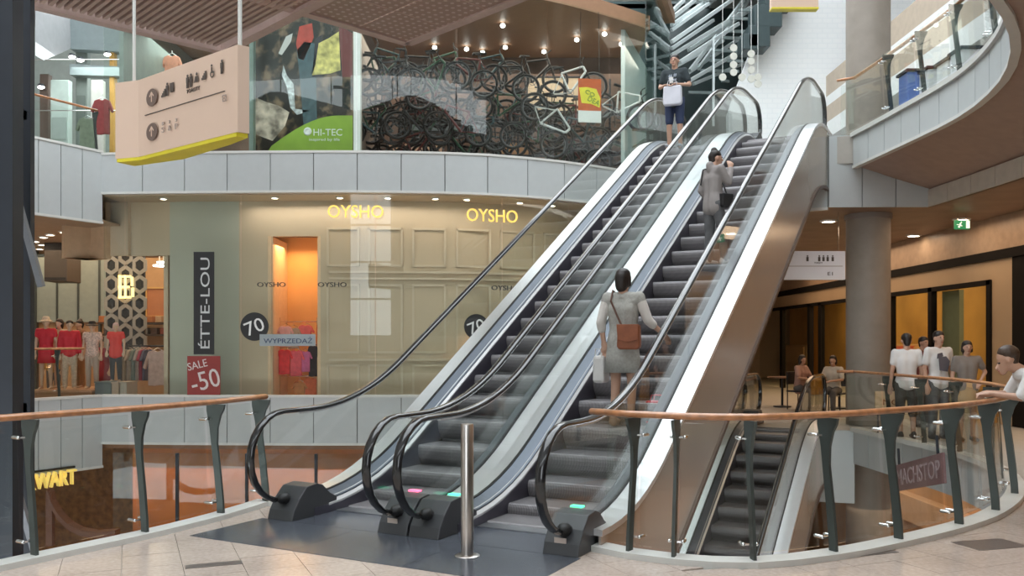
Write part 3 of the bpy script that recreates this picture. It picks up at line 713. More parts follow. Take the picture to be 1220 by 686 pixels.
for z in (Z(400, D), Z(386, D)): MB().box(X(120, D), X(203, D), 24.8, 25.9, z, z+.05).build('board', mat('shelf_dark', (.07, .045, .03), .5), r)
cols = [(.5, .2, .08), (.1, .06, .05), (.6, .4, .25), (.3, .08, .06), (.2, .2, .2)]
for i in range(14):
    px = 124+i*5.6; z = Z(400 if i % 2 else 386, D)+.05; q = thing('folded_clothes', ['rust', 'black', 'tan', 'dark red', 'grey'][i % 5]+' folded clothes on the '+('lower' if i % 2 else 'upper')+' rear shelf, '+['far left', 'left', 'left of centre', 'centre', 'right of centre', 'right', 'far right'][i//2], 'clothing', (X(px, D), D, z), 'folded stock on the rear shelf')
    mb = MB(); 
    for k_ in range(4): mb.box(X(px, D)-.09+.004*(k_ % 2), X(px, D)+.09, 24.85, 25.1, z+k_*.045, z+k_*.045+.04)
    mb.build('stack', mat('cloth_stack_%d' % (i % 5), cols[i % 5], .8), q, bevel=.01)
# display plinths
for a, b, y0, y1, col, lb in [(113, 133, 470, 456, (.16, .2, .2), 'blue-grey display plinth under the red top mannequin'), (133, 142, 470, 456.5, (.55, .42, .32), 'beige display plinth left of the pink shirt'), (143, 152, 470, 456.5, (.5, .45, .38), 'pale display plinth at the left end of the shop rack')]:
    D = 21.; r = thing('plinth', lb, 'plinth', (X((a+b)/2, D), D, 0)); MB().box(X(a, D), X(b, D)-.02, D, D+.6, 0, Z(y1, D)).build('block', mat('plinth_%d' % a, col, .5), r, bevel=.01)
    MB().box(X(a, D)-.01, X(b, D)-.01, D-.02, D+.62, Z(y1, D), Z(y1, D)+.03).build('top_board', mat('plinth_%d' % a, col), r)
r = thing('platform', 'low wooden platform carrying the group of mannequins at the left', 'platform', (X(80, 21.5), 21.5, 0))
MB().box(X(34, 21), X(112, 21), 20.9, 22.8, .0, .42).build('base', mat('platform_wood', (.35, .2, .1), .5), r)
MB().box(X(33, 21), X(113, 21), 20.85, 22.85, .42, .47).build('top_board', mat('platform_top', (.5, .3, .17), .4), r)
# ---------------------------------------------------------------- people and mannequins
J0 = dict(pel=(0, 0, .93), wa=(0, 0, 1.06), ch=(0, 0, 1.27), nb=(0, .01, 1.44), hd=(0, -.01, 1.585),
          shL=(.175, 0, 1.40), elL=(.225, .02, 1.12), wrL=(.235, -.05, .87), shR=(-.175, 0, 1.40), elR=(-.225, .02, 1.12), wrR=(-.235, -.05, .87),
          hpL=(.088, 0, .90), knL=(.095, -.01, .49), anL=(.10, .02, .085), toL=(.115, -.15, .03), hpR=(-.088, 0, .90), knR=(-.095, -.01, .49), anR=(-.10, .02, .085), toR=(-.115, -.15, .03))
def lerp(a, b, t): return Vector(a).lerp(Vector(b), t)
def human(name, label, cat, loc, rz, H, pose={}, top=None, sleeve=.35, bottom=None, leg=1.0, skirt=None, hair=HAIR, hairstyle='short', shoes=None, skin=SKIN, vox=.014, group=None, face=None, tuck=.0, girth=1.0, collar=None):
    s = H/1.70; j = {k: Vector(v) for k, v in {**J0, **pose}.items()}
    T = Matrix.Translation(loc) @ Matrix.Rotation(rz, 4, 'Z') @ Matrix.Scale(s, 4)
    root = thing(name, label, cat, loc, group)
    g = girth; B = MB(T)
    hd = j['hd']; nb = j['nb']; fd = Vector(face).normalized() if face else Vector((0, -1, 0)); rg = fd.cross(Vector((0, 0, 1))).normalized()
    # head: skull, jaw, nose, ears
    B.ball(hd+Vector((0, 0, .03)), (.074, .088, .09), 14); B.cap(hd+fd*.02+Vector((0, 0, -.01)), hd+fd*.045+Vector((0, 0, -.075)), .062, .036)
    B.cap(hd+fd*.085+Vector((0, 0, .015)), hd+fd*.105+Vector((0, 0, -.018)), .010, .015, 8)
    for sg in (-1, 1): B.ball(hd+rg*sg*.078-fd*.0, (.016, .02, .03), 8)
    B.cap(hd+Vector((0, 0, -.04))-fd*.015, nb, .052, .055)
    def torso(mb, e, zlow=0):
        for sg in (-1, 1):
            S = 'L' if sg == 1 else 'R'; sx = Vector((.06*sg, 0, 0))
            mb.cap(nb+Vector((.02*sg, 0, -.04)), j['sh'+S]+Vector((-.01*sg, 0, -.01)), .055+e, .055+e)
            mb.cap(j['ch']+sx, j['wa']+sx*.8, (.105+e)*g, (.09+e)*g); mb.cap(j['wa']+sx*.8, j['pel']+sx, (.09+e)*g, (.105+e)*g)
            mb.cap(j['ch']+sx+Vector((0, 0, .06)), j['sh'+S]+Vector((-.03*sg, 0, -.03)), .085+e, .06+e)
    torso(B, -.012)
    def limb(mb, ks, rs, e, t1=2.0):
        # ks joints, rs radii, truncated at t1 (0..2 in segment units)
        for i in range(2):
            if t1 <= i: break
            t = min(1, t1-i); a, b = j[ks[i]], j[ks[i+1]]
            mb.cap(a, lerp(a, b, t), rs[i]+e, rs[i]+(rs[i+1]-rs[i])*t+e)
    for S in 'LR':
        sg = 1 if S == 'L' else -1
        limb(B, ('sh'+S, 'el'+S, 'wr'+S), (.048, .037, .026), 0)
        limb(B, ('hp'+S, 'kn'+S, 'an'+S), (.082, .055, .037), 0)
        B.cap(j['an'+S]+Vector((0, .03, -.035)), j['to'+S], .036, .026)
        # hand: palm, four fingers, thumb
        wv = j['wr'+S]; d = (wv-j['el'+S]).normalized(); k_ = j.get('hand'+S, None)
        if k_ is not None: d = Vector(k_).normalized()
        sd = d.cross(Vector((0, 0, 1))); sd = sd.normalized() if sd.length > .2 else Vector((0, -1, 0)); cu = d.cross(sd).normalized()
        if cu.z > 0: cu = -cu
        B.cap(wv, wv+d*.07, .026, .028); B.cap(wv+sd*.018, wv+d*.08+sd*.024, .022, .018); B.cap(wv-sd*.018, wv+d*.08-sd*.024, .022, .018)
        fr = max(.0105, vox*.82)
        for q, ln in ((-1.5, .058), (-.5, .072), (.5, .068), (1.5, .055)):
            b0 = wv+d*.085+sd*q*.021; b1 = b0+d*ln*.55+cu*.008; B.cap(b0, b1, fr, fr*.95, 8); B.cap(b1, b1+d*ln*.4+cu*.026, fr*.95, fr*.85, 8)
        inn = sd*(-1 if sd.dot(fd) < 0 else 1)
        B.cap(wv+d*.025+inn*.02, wv+d*.065+inn*.052, fr*1.15, fr, 8); B.cap(wv+d*.065+inn*.052, wv+d*.095+inn*.056, fr, fr*.85, 8)
    remesh(B, 'body', skin, root, vox*s, 2)
    if face is not None or True:
        if vox < .018:
            eb = MB(T)
            for sg in (-1, 1): eb.ball(hd+fd*.083+rg*sg*.03+Vector((0, 0, .022)), (.011, .011, .007), 8)
            eb.build('eyes', BLACK, root, smooth=2); MB(T).cap(hd+fd*.082-rg*.02+Vector((0, 0, -.05)), hd+fd*.082+rg*.02+Vector((0, 0, -.05)), .006, .006, 6).build('mouth', mat('lips', (.35, .12, .1), .5), root)
    if bottom:
        mb = MB(T)
        for sg in (-1, 1): mb.cap(j['pel']+Vector((.05*sg, 0, .08)), j['pel']+Vector((.055*sg, 0, -.02)), .105*g, .115*g)
        for S in 'LR': limb(mb, ('hp'+S, 'kn'+S, 'an'+S), (.098, .075, .058), 0, leg*2)
        remesh(mb, 'shorts' if leg < .7 else 'trousers', bottom, root, vox*s, 3)
    if skirt:
        mb = MB(T); pl = j['pel']; n = 20; vs = []
        prof = [(.13, .10, .14), (.165, .12, 0), (.185, .14, -.16), (.20, .15, skirt)]
        for a, b, z in prof: vs += [pl+Vector((a*math.cos(2*math.pi*k/n)*(1+.04*math.sin(5*2*math.pi*k/n)), b*math.sin(2*math.pi*k/n), z)) for k in range(n)]
        fs = [(i*n+k, i*n+(k+1) % n, (i+1)*n+(k+1) % n, (i+1)*n+k) for i in range(3) for k in range(n)]+[list(range(n))[::-1], list(range(3*n, 4*n))]
        mb.add(vs, fs).build('skirt', top if not bottom else bottom, root, smooth=2)
    if top:
        mb = MB(T); torso(mb, .012)
        for sg in (-1, 1): mb.cap(j['pel']+Vector((.058*sg, 0, .02)), j['pel']+Vector((.06*sg, 0, -.04-tuck)), .118*g, .12*g)
        for S in 'LR': limb(mb, ('sh'+S, 'el'+S, 'wr'+S), (.066, .056, .045), 0, sleeve*2)
        if collar: mb.cap(nb+Vector((0, .03, -.02)), nb+Vector((0, .05, .03)), .07, .06)
        remesh(mb, 'top', top, root, vox*s, 3)
    mb = MB(T); up = Vector((0, 0, 1))
    mb.ball(hd+up*.060-fd*.012, (.086, .095, .078), 12)
    if hairstyle == 'short': mb.cap(hd-fd*.045+up*.03, hd-fd*.05-up*.03, .068, .055)
    elif hairstyle == 'bob':
        mb.cap(hd-fd*.045+up*.03, hd-fd*.05-up*.07, .078, .065)
        for sg in (-1, 1): mb.cap(hd+rg*.06*sg+up*.03-fd*.01, hd+rg*.07*sg-up*.05-fd*.01, .035, .028)
    elif hairstyle == 'bun': mb.cap(hd-fd*.045+up*.03, hd-fd*.05-up*.03, .075, .06); mb.ball(hd-fd*.03+up*.125, .05, 10)
    elif hairstyle == 'hat':
        mb.lathe([(.0, .16), (.07, .155), (.09, .09), (.095, .06), (.16, .045), (.16, .03), (.05, .03)], hd, 16)
    remesh(mb, 'hat' if hairstyle == 'hat' else 'hair', hair, root, max(vox*.8, .011)*s, 2)
    if shoes:
        for S in 'LR':
            a = j['an'+S]; t = j['to'+S]; mb = MB(T); mb.cap(a+Vector((0, .03, -.03)), t+Vector((0, 0, .018)), .048, .036); mb.cap(a+Vector((0, .02, .01)), a+Vector((0, .02, -.03)), .045, .048)
            remesh(mb, 'shoe', shoes, root, vox*s, 2)
    return root, T, j
def bag(name, label, cat, T, c, sx, sy, sz, m, strap=None, sm=None, loc=None, flap=True, handles=False):
    M = T @ Matrix.Translation(c); r = thing(name, label, cat, M.translation); mb = MB(M)
    pf = [(-sx*.42, -sz/2), (-sx/2, -sz*.38), (-sx*.46, sz*.5), (sx*.46, sz*.5), (sx/2, -sz*.38), (sx*.42, -sz/2)]
    mb.plate([(a, -sy/2, b) for a, b in pf], (0, sy, 0)); mb.build('pouch', m, r, bevel=.03)
    if flap: MB(M).plate([(-sx*.48, -sy/2-.012, sz*.52), (sx*.48, -sy/2-.012, sz*.52), (sx*.44, -sy/2-.012, -sz*.1), (0, -sy/2-.012, -sz*.22), (-sx*.44, -sy/2-.012, -sz*.1)], (0, .012, 0)).build('flap', m, r, bevel=.004)
    if handles:
        for yy in (-sy/2, sy/2): MB(M).tube([(-sx*.25, yy, sz*.48), (-sx*.2, yy, sz*.75), (sx*.2, yy, sz*.75), (sx*.25, yy, sz*.48)], .006, 6).build('handle', sm or m, r)
    if strap: MB(T).tube(strap, .011, 6).build('strap', sm or m, r)
    return r
def on_step(w_, s_):
    s_i = .78+.4*math.floor((s_-.78)/.4); p = E(w_, s_); return Vector((p.x, p.y, zn(s_i)-.004))
VB = -TH        # body facing -y turned so that it faces along the escalator: down = VB, up = VB+pi
# woman with a brown bag, seen from behind, hand on the right rail
GREYC = mat('grey_knit', (.36, .35, .32), .85, vary=.12, scale=40); CREAM = mat('cream_cloth', (.62, .58, .54), .8)
lw = on_step(2.46, 2.55)
human('person', 'woman seen from behind on the right escalator, grey tunic over white sleeves', 'person', lw, VB+math.pi+R(4), 1.62,
      pose=dict(elL=(.245, .03, 1.13), wrL=(.225, -.02, .90), elR=(-.27, -.02, 1.15), wrR=(-.40, -.16, 1.0), handR=(-.25, -.7, -.5), knL=(.09, -.02, .49), anR=(-.08, -.02, .085), toR=(-.09, -.19, .03)), top=GREYC, sleeve=.08, skirt=-.34, hairstyle='bob', shoes=mat('sandal_brown', (.22, .12, .07), .6), vox=.011, face=(-.2, -1, 0))
T = Matrix.Translation(lw) @ Matrix.Rotation(VB+math.pi+R(4), 4, 'Z') @ Matrix.Scale(1.62/1.7, 4)
r = bpy.data.objects['person']
mb = MB(T)
for sh, el, wr in (((.175, 0, 1.40), (.245, .03, 1.13), (.225, -.02, .90)), ((-.175, 0, 1.40), (-.27, -.02, 1.15), (-.40, -.16, 1.0))):
    mb.cap(sh, el, .064, .054).cap(el, lerp(el, wr, .3), .054, .05)
remesh(mb, 'sleeves', CREAM, r, .012, 2)
bag('shoulder_bag', 'brown leather crossbody bag on the back of the woman in grey', 'bag', T @ Matrix.Rotation(math.pi, 4, 'Z'), (.13, -.215, .97), .25, .1, .26, mat('brown_leather', (.25, .075, .03), .45, vary=.15, scale=12), [(.05, -.20, 1.08), (-.02, -.16, 1.2), (-.10, -.13, 1.36), (-.11, -.03, 1.475), (-.06, .10, 1.40)], mat('dark_leather', (.10, .04, .025), .5))
bag('carrier_bag', 'white carrier bag hanging from the left hand of the woman in grey', 'bag', T, (.27, -.06, .62), .14, .22, .3, mat('bag_white', (.62, .6, .58), .6), None, None, flap=False, handles=True)
q = on_step(2.72, 2.75)
bag('shopping_bag', 'small red shopping bag on the step beside the woman with a brown bag', 'bag', Matrix.Translation(q) @ Matrix.Rotation(VB, 4, 'Z'), (0, .12, .14), .26, .1, .24, mat('bag_red', (.75, .03, .06), .5), None, None, flap=False, handles=True)
# person in the grey hooded top, dark headscarf, hand at the face
lw = on_step(2.5, 5.78); rz = VB+math.pi-R(38)
HOOD = mat('hooded_top_grey', (.30, .27, .26), .85, vary=.08); JEAN = mat('grey_jeans', (.12, .12, .125), .8, vary=.2, scale=8)
human('person', 'person in grey hooded top and dark headscarf midway up the right escalator', 'person', lw, rz, 1.56,
      pose=dict(hd=(0, -.05, 1.57), elR=(-.2, -.12, 1.20), wrR=(-.12, -.22, 1.42), handR=(.3, -.1, .9), elL=(.22, .05, 1.13), wrL=(.2, -.1, .95), anR=(-.10, -.12, .085), toR=(-.12, -.30, .03), knR=(-.1, -.1, .5)), top=HOOD, sleeve=.97, bottom=JEAN, hairstyle='bun', shoes=mat('shoe_pale', (.5, .47, .45), .6), vox=.013, tuck=.05, collar=True, face=(-.35, -1, -.05))
T = Matrix.Translation(lw) @ Matrix.Rotation(rz, 4, 'Z') @ Matrix.Scale(1.56/1.7, 4)
bag('crossbody_bag', 'small black crossbody bag on the hip of the person in grey hooded top', 'bag', T @ Matrix.Rotation(R(90), 4, 'Z'), (-.08, .22, .93), .2, .08, .2, BLACK, [(-.1, .19, 1.03), (-.06, .17, 1.15), (0, .05, 1.44), (.1, -.11, 1.42), (.1, -.17, 1.2)], BLACK)
# man at the top of the left escalator, facing the camera, holding a white bag
lw = on_step(.60, 10.0); rz = VB+R(6)
human('person', 'man in black t-shirt and dark shorts at the head of the left escalator', 'person', lw, rz, 1.77,
      pose=dict(elR=(-.26, -.02, 1.14), wrR=(-.14, -.24, 1.10), handR=(.7, -.4, .0), elL=(.27, -.02, 1.14), wrL=(.12, -.24, 1.10), handL=(-.7, -.5, 0)), top=mat('tshirt_black', (.02, .03, .035), .8), sleeve=.33, bottom=mat('navy_shorts', (.035, .05, .11), .8), leg=.48, hairstyle='short', shoes=mat('shoe_grey', (.3, .3, .32), .6), vox=.013, tuck=.05, face=(-.1, -1, 0))
T = Matrix.Translation(lw) @ Matrix.Rotation(rz, 4, 'Z') @ Matrix.Scale(1.77/1.7, 4)
r = [o for o in bpy.data.objects if o.name.startswith('person') and not o.parent][-1]
g = MB(T)
for sg in (-1, 1): g.tube([(sg*.03+.018*math.cos(R(a)), -.112, 1.607+.014*math.sin(R(a))) for a in range(0, 360, 45)], .003, 4, closed=True)
g.bar((-.012, -.112, 1.61), (.012, -.112, 1.61), .004).build('glasses', mat('glasses_red_brown', (.3, .05, .04), .4), r)
M = frame(T @ Vector((0, -.14, 1.27)), T.to_3x3() @ Vector((1, 0, 0))); 
for dx, dz, a, b in ((-.05, .0, .07, .10), (.04, .03, .06, .06), (.03, -.05, .08, .03)): text('print', '#', M @ Matrix.Translation((dx, dz, .015)), a, b, mat('tshirt_print', (.45, .5, .6), .6, vary=0), r)
bag('carrier_bag', 'pale grey carrier bag held in front of the man in black t-shirt', 'bag', T, (.02, -.27, .90), .34, .12, .34, mat('bag_pale', (.62, .62, .68), .6), None, None, flap=False, handles=True)
MB(T).lathe([(.0, 0), (.03, 0), (.038, .1), (.036, .1)], (.0, -.30, 1.12), 12).build('paper_cup', WHITE, None, smooth=True, label='white cup in the hands of the man in black t-shirt', cat='cup')
# man leaning on the railing at the far right
SH = mat('shirt_white', (.72, .71, .70), .8, vary=.04)
lw = Vector((4.88, 7.96, 0)); rz = R(253)
human('person', 'man in white shirt leaning on the timber rail at the right edge', 'person', lw, rz, 1.72,
      pose=dict(pel=(0, .06, .91), wa=(0, .0, 1.04), ch=(0, -.15, 1.19), nb=(0, -.25, 1.33), hd=(0, -.36, 1.42), shL=(.17, -.20, 1.30), shR=(-.17, -.20, 1.30), elL=(.24, -.30, 1.10), elR=(-.24, -.30, 1.10), wrL=(.10, -.50, 1.12), wrR=(-.10, -.50, 1.12), handL=(-.6, -.5, -.1), handR=(.6, -.5, -.1), hpL=(.088, .06, .9), hpR=(-.088, .06, .9)),
      top=SH, sleeve=.45, bottom=mat('navy_trousers', (.018, .022, .04), .8), hairstyle='short', hair=mat('brown_hair', (.06, .035, .022), .5, vary=.3, scale=60), shoes=BLACK, vox=.011, face=(-.05, -.8, -.55))
# shoppers behind the railing on the right
for (px, D, H, rz, lab, top, bot, hs, sl, kw) in [
    (1080, 14.6, 1.74, R(172), 'shopper in plain white t-shirt seen from behind, right of the column', SH, mat('dark_shorts', (.05, .045, .04), .8), 'short', .3, dict(leg=.6)),
    (1118, 14.5, 1.78, R(10), 'man facing us in white t-shirt with dark print, right of the column', SH, JEAN, 'short', .33, {}),
    (1152, 14.2, 1.62, R(-8), 'woman with curly bob, grey top and tan skirt, hand on hip', mat('top_grey_brown', (.22, .19, .17), .8), mat('tan_skirt', (.5, .33, .16), .8), 'bob', .3, dict(leg=.3, skirt=-.3)),
    (1100, 16.5, 1.7, R(20), 'shopper half hidden behind the man in the printed t-shirt', mat('top_dark_red', (.2, .06, .05), .8), JEAN, 'short', .4, {})]:
    ps = dict(elL=(.30, .03, 1.18), wrL=(.19, -.06, 1.03)) if 'hip' in lab else {}
    o, T, j = human('person', lab, 'person', (X(px, D), D, 0), rz, H, pose=ps, top=top, bottom=bot, hairstyle=hs, sleeve=sl, shoes=BLACK, vox=.017, face=(0, -1, 0), **kw)
    if 'print' in lab and 'facing' in lab:
        M = frame(T @ Vector((.0, -.135, 1.22)), T.to_3x3() @ Vector((1, 0, 0)))
        MB(M).plate([(-.08, -.13, 0), (.06, -.15, 0), (.10, .02, 0), (.03, .10, 0), (-.10, .08, 0)], (0, 0, .012)).plate([(-.13, .06, 0), (-.02, .10, 0), (-.04, .16, 0), (-.12, .14, 0)], (0, 0, .012)).build('print', mat('tee_print', (.13, .12, .14), .7), o)
SITP = dict(pel=(0, .1, .53), wa=(0, .1, .68), ch=(0, .06, .9), nb=(0, .05, 1.07), hd=(0, .02, 1.21), shL=(.17, .06, 1.02), shR=(-.17, .06, 1.02), elL=(.24, -.05, .78), elR=(-.24, -.05, .78), wrL=(.1, -.28, .76), wrR=(-.1, -.28, .76), hpL=(.09, .1, .52), hpR=(-.09, .1, .52), knL=(.12, -.33, .5), knR=(-.12, -.33, .5), anL=(.12, -.3, .09), anR=(-.12, -.3, .09), toL=(.12, -.46, .03), toR=(-.12, -.46, .03))
def chair(px, D, rz, lab):
    x = X(px, D); r = thing('cafe_chair', lab, 'chair', (x, D, 0)); M = Matrix.Translation((x, D, 0)) @ Matrix.Rotation(rz, 4, 'Z'); m = DARKSTEEL
    MB(M).box(-.22, .22, -.12, .32, .42, .46).build('seat', m, r, bevel=.01); MB(M).box(-.21, .21, .3, .33, .6, .9).build('backrest', m, r, bevel=.01)
    for a in (-.2, .2):
        for b in (-.1, .3): MB(M).tube([(a, b, 0), (a, b, .42 if b < 0 else .88)], .014, 6).build('leg', m, r)
for px, D, rz, col, lb in ((957, 21, R(35), (.45, .28, .24), 'seated person in dusty pink top left of the column'), (992, 20, R(-40), (.6, .56, .5), 'seated person in pale top close to the column')):
    chair(px, D, rz, 'dark cafe chair under the '+lb); human('person', lb, 'person', (X(px, D), D, 0), rz, 1.66, pose=SITP, top=mat('seat_top_%d' % px, col, .8), bottom=JEAN, hairstyle='bob', shoes=BLACK, sleeve=.4, vox=.02)
# mannequins on the platform
MS = mat('mannequin_shell', (.62, .46, .33), .35)
def mannequin(px, D, z, H, rz, lab, **kw):
    kw = {**dict(skin=MS, vox=.02, group='mannequins in the left shop'), **kw}
    human('mannequin', lab, 'mannequin', (X(px, D), D, z), rz, H, **kw)
RED = mat('dress_red', (.6, .03, .05), .7); CRM = mat('dress_cream', (.6, .5, .38), .8, vary=.2, scale=20)
mannequin(55, 21.2, .47, 1.72, R(10), 'mannequin in a wide cream hat and red dress, leftmost', top=RED, skirt=-.3, sleeve=.2, hairstyle='hat', hair=CRM)
mannequin(71, 21.6, .47, 1.7, R(-15), 'mannequin with dark hair and cream dress, second from the left', top=CRM, skirt=-.3, sleeve=.1, hairstyle='bob')
mannequin(83, 21.3, .47, 1.66, R(30), 'mannequin in a short red jacket and pale trousers, third from the left', top=RED, bottom=CRM, sleeve=.9)
mannequin(95, 22, .47, 1.68, R(-30), 'mannequin in brown top and brown trousers, fourth from the left', top=mat('brown_top', (.3, .14, .07), .8), bottom=mat('brown_trousers', (.35, .22, .12), .8), hairstyle='bun', sleeve=.5)
mannequin(110, 21.4, .47, 1.62, R(5), 'mannequin with black hat, floral white top and pale trousers', top=mat('floral_top', (.65, .5, .42), .8, vary=.4, scale=30), bottom=mat('pale_trousers', (.5, .42, .34), .8), sleeve=.2, hairstyle='hat', hair=BLACK)
mannequin(124, 23.2, 0, 1.72, R(-20), 'mannequin in dark red dress standing behind the plinths', top=mat('wine_dress', (.25, .03, .05), .8), skirt=-.35, hairstyle='hat', hair=BLACK)
mannequin(138, 21.3, Z(457, 21)+.03, 1.42, R(8), 'mannequin in bright red top, dark trousers and pale scarf, rightmost', top=mat('top_scarlet', (.75, .04, .03), .7), bottom=mat('dark_trousers', (.03, .035, .04), .8), sleeve=.2, hairstyle='bob', tuck=.1, girth=1.1, hair=mat('scarf_pink', (.65, .45, .45), .7))
mannequin(64, 23, 0, 1.75, R(0), 'mannequin in ochre jacket behind the front row', top=mat('ochre_jacket', (.5, .3, .1), .8), bottom=JEAN, sleeve=.9)
# ---------------------------------------------------------------- upper shop: bicycles, poster, signs
r0 = None
def ring(mb, c, rr, rt_, n=28, k=6, ax='y'):
    mb.tube([(c[0]+rr*math.cos(2*math.pi*i/n), c[1], c[2]+rr*math.sin(2*math.pi*i/n)) for i in range(n)], rt_, k, closed=True); return mb
TYRE = mat('tyre_black', (.012, .012, .013), .6); RIM = mat('rim_grey', (.16, .16, .17), .35, .6)
def make_bike(fm, label):
    r = thing('bicycle', label, 'bicycle', (0, 0, 0), 'bicycles stacked behind the upper shop glass')
    wr = .34
    for x in (0, 1.02):
        w_ = ring(MB(), (x, 0, wr), wr-.02, .034).build('wheel', TYRE, r, smooth=2)
        sp = ring(MB(), (x, 0, wr), wr-.055, .011, 28, 5)
        for i in range(12): a = 2*math.pi*i/12; sp.bar((x, .012*(-1)**i, wr), (x+(wr-.05)*math.cos(a), 0, wr+(wr-.05)*math.sin(a)), .004)
        sp.cap((x, -.04, wr), (x, .04, wr), .022, .022, 8); sp.build('spokes', RIM, w_)
    bb = (.42, 0, .28); st = (.30, 0, .80); ht = (.86, 0, .86); hb = (.90, 0, .72)
    f = MB(); T_ = lambda a, b, q: f.tube([a, b], q, 8)
    T_(bb, st, .024); T_(bb, hb, .030); T_(st, ht, .025); T_(hb, ht, .032)
    for y in (-.05, .05): T_((0, y, wr), (.42, y*.4, .28), .010); T_((0, y, wr), (.31, y*.3, .76), .009)
    f.build('frame', fm, r, smooth=True)
    f = MB()
    for y in (-.05, .05): f.tube([(1.02, y, wr), (.93, y, .66), (.90, 0, .72)], .013, 6)
    f.build('fork', BLACK, r, smooth=True)
    MB().tube([ht, (.84, 0, .98)], .014, 6).tube([(.90, -.30, .99), (.86, -.1, 1.0), (.86, .1, 1.0), (.90, .30, .99)], .014, 6).build('handlebar', BLACK, r, smooth=True)
    MB().tube([st, (.28, 0, .93)], .013, 6).plate([(.14, -.07, .93), (.14, .07, .93), (.24, .06, .93), (.40, .02, .93), (.40, -.02, .93), (.24, -.06, .93)], (0, 0, .035)).build('saddle', BLACK, r)
    c = MB(); ring(c, (.42, -.055, .28), .085, .008, 16, 5); c.bar((.42, -.06, .28), (.50, -.06, .13), .014).bar((.42, .06, .28), (.34, .06, .43), .014).box(.46, .55, -.14, -.06, .12, .14).box(.29, .38, .06, .14, .42, .44); c.build('crankset', RIM, r)
    return r
fm = [mat('frame_black', (.02, .02, .022), .3), mat('frame_green', (.03, .09, .05), .3), mat('frame_white', (.6, .62, .62), .3), mat('frame_red', (.12, .02, .02), .3), mat('frame_teal', (.03, .07, .08), .3)]
fn = ['black', 'green', 'white', 'red', 'teal']
protos = {}
rows = [(5.85, 22.0, 7, -3.7, 1.0, 'bottom', 0), (6.4, 21.6, 7, -3.85, 1.0, 'second', 1), (7.0, 22.1, 7, -3.7, .98, 'third', 0), (7.75, 21.7, 4, -3.75, 1.1, 'top', 1)]
ordn = ['leftmost', 'second from left', 'third from left', 'fourth from left', 'fifth from left', 'sixth from left', 'seventh from left']
cn = 0
def put(bx, by, bz, ang, lean, ci, lab, flip):
    if ci not in protos: o = protos[ci] = make_bike(fm[ci], lab)
    else: o = copy_tree(protos[ci]); o['label'] = lab
    o.location = (bx, by, bz); o.rotation_euler = (lean, ang, flip)
for z0, D, n, x0, dx, rn, odd in rows:
    for i in range(n):
        for k_, dy in ((0, 0), (1, .45)):
            ci = (0, 1, 3, 4, 0)[(i*2+k_*3+odd) % 5]; bx = x0+i*dx+(.45 if k_ else 0)+random.uniform(-.12, .12); by = D+dy+ (.0 if bx < -.5 else (bx+.5)*.35)
            put(bx, by, z0+random.uniform(-.03, .1)+.1*k_, random.uniform(-.22, .22), R(random.uniform(-5, 5)), ci, '%s bicycle in the %s %srow of the window stack, %s' % (fn[ci], rn, 'rear ' if k_ else 'front ', ordn[i]), random.choice([R(8), R(-8), math.pi+R(6)]) if i else R(5))
for i, (px, py, D, ci, ang, lb) in enumerate([(440, 98, 20.9, 0, 0, 'top left black bicycle next to the white post, level'), (508, 112, 21, 1, -.5, 'tilted green framed bicycle in the upper middle of the window'), (575, 100, 21.4, 0, .1, 'black bicycle behind the pale reflection in the window'), (622, 118, 21.3, 2, 1.1, 'bicycle with pale frame standing steeply, left of the orange poster'), (662, 112, 21.7, 2, -.2, 'pale bicycle directly left of the orange and yellow poster'), (712, 125, 22.3, 2, .3, 'white wheeled bicycle right of the orange and yellow poster')]):
    put(X(px, D), D, Z(py, D)-.34, ang, 0, ci, lb, 0)
# rack carrying the bicycles
r = thing('bicycle_rack', 'dark steel tube rack holding the stacked bicycles in the window', 'rack', (-.5, 22, 5.4))
for z in (6.5, 7.3, 8.1): MB().tube([(-3.55, 22.6, z), (2.6, 23.4, z)], .03, 8).build('bar', DARKSTEEL, r)
for i in range(6): MB().tube([(-3.5+i*1.22, 22.62+i*.16, 5.4), (-3.5+i*1.22, 22.62+i*.16, 8.6)], .03, 8).build('upright', DARKSTEEL, r)
struct('wall_back', MB().box(-9.0, 3.6, 24.6, 24.7, 5.4, 9.55), mat('bike_shop_wall', (.16, .10, .075), .5, vary=.5, scale=.9))
struct('wall_left', MB().box(-3.75, -3.65, 20, 24.6, 5.4, 9.55), mat('bike_shop_partition', (.3, .24, .2), .5))
for i, (a, b, z0, z1, c) in enumerate([(-3.5, -1.9, 5.9, 7.2, (.85, .58, .42)), (-.4, .5, 6.1, 7.2, (.45, .25, .13)), (.4, 1.9, 8.0, 9.0, (.72, .58, .42)), (-2.9, -.6, 7.45, 7.75, (.16, .2, .22))]):
    q = thing('display_board', ['peach', 'brown', 'large cream', 'slate grey'][i]+' display board on the rear wall of the bicycle shop', 'board', (a, 24.5, z0))
    MB().box(a, b, 24.52, 24.6, z0, z1).build('panel', mat('board_%d' % i, c, .6), q); mb = MB()
    for g in ((a, b, z0, z0+.04), (a, b, z1-.04, z1), (a, a+.04, z0, z1), (b-.04, b, z0, z1)): mb.box(g[0], g[1], 24.49, 24.53, g[2], g[3])
    mb.build('frame', DARKSTEEL, q)
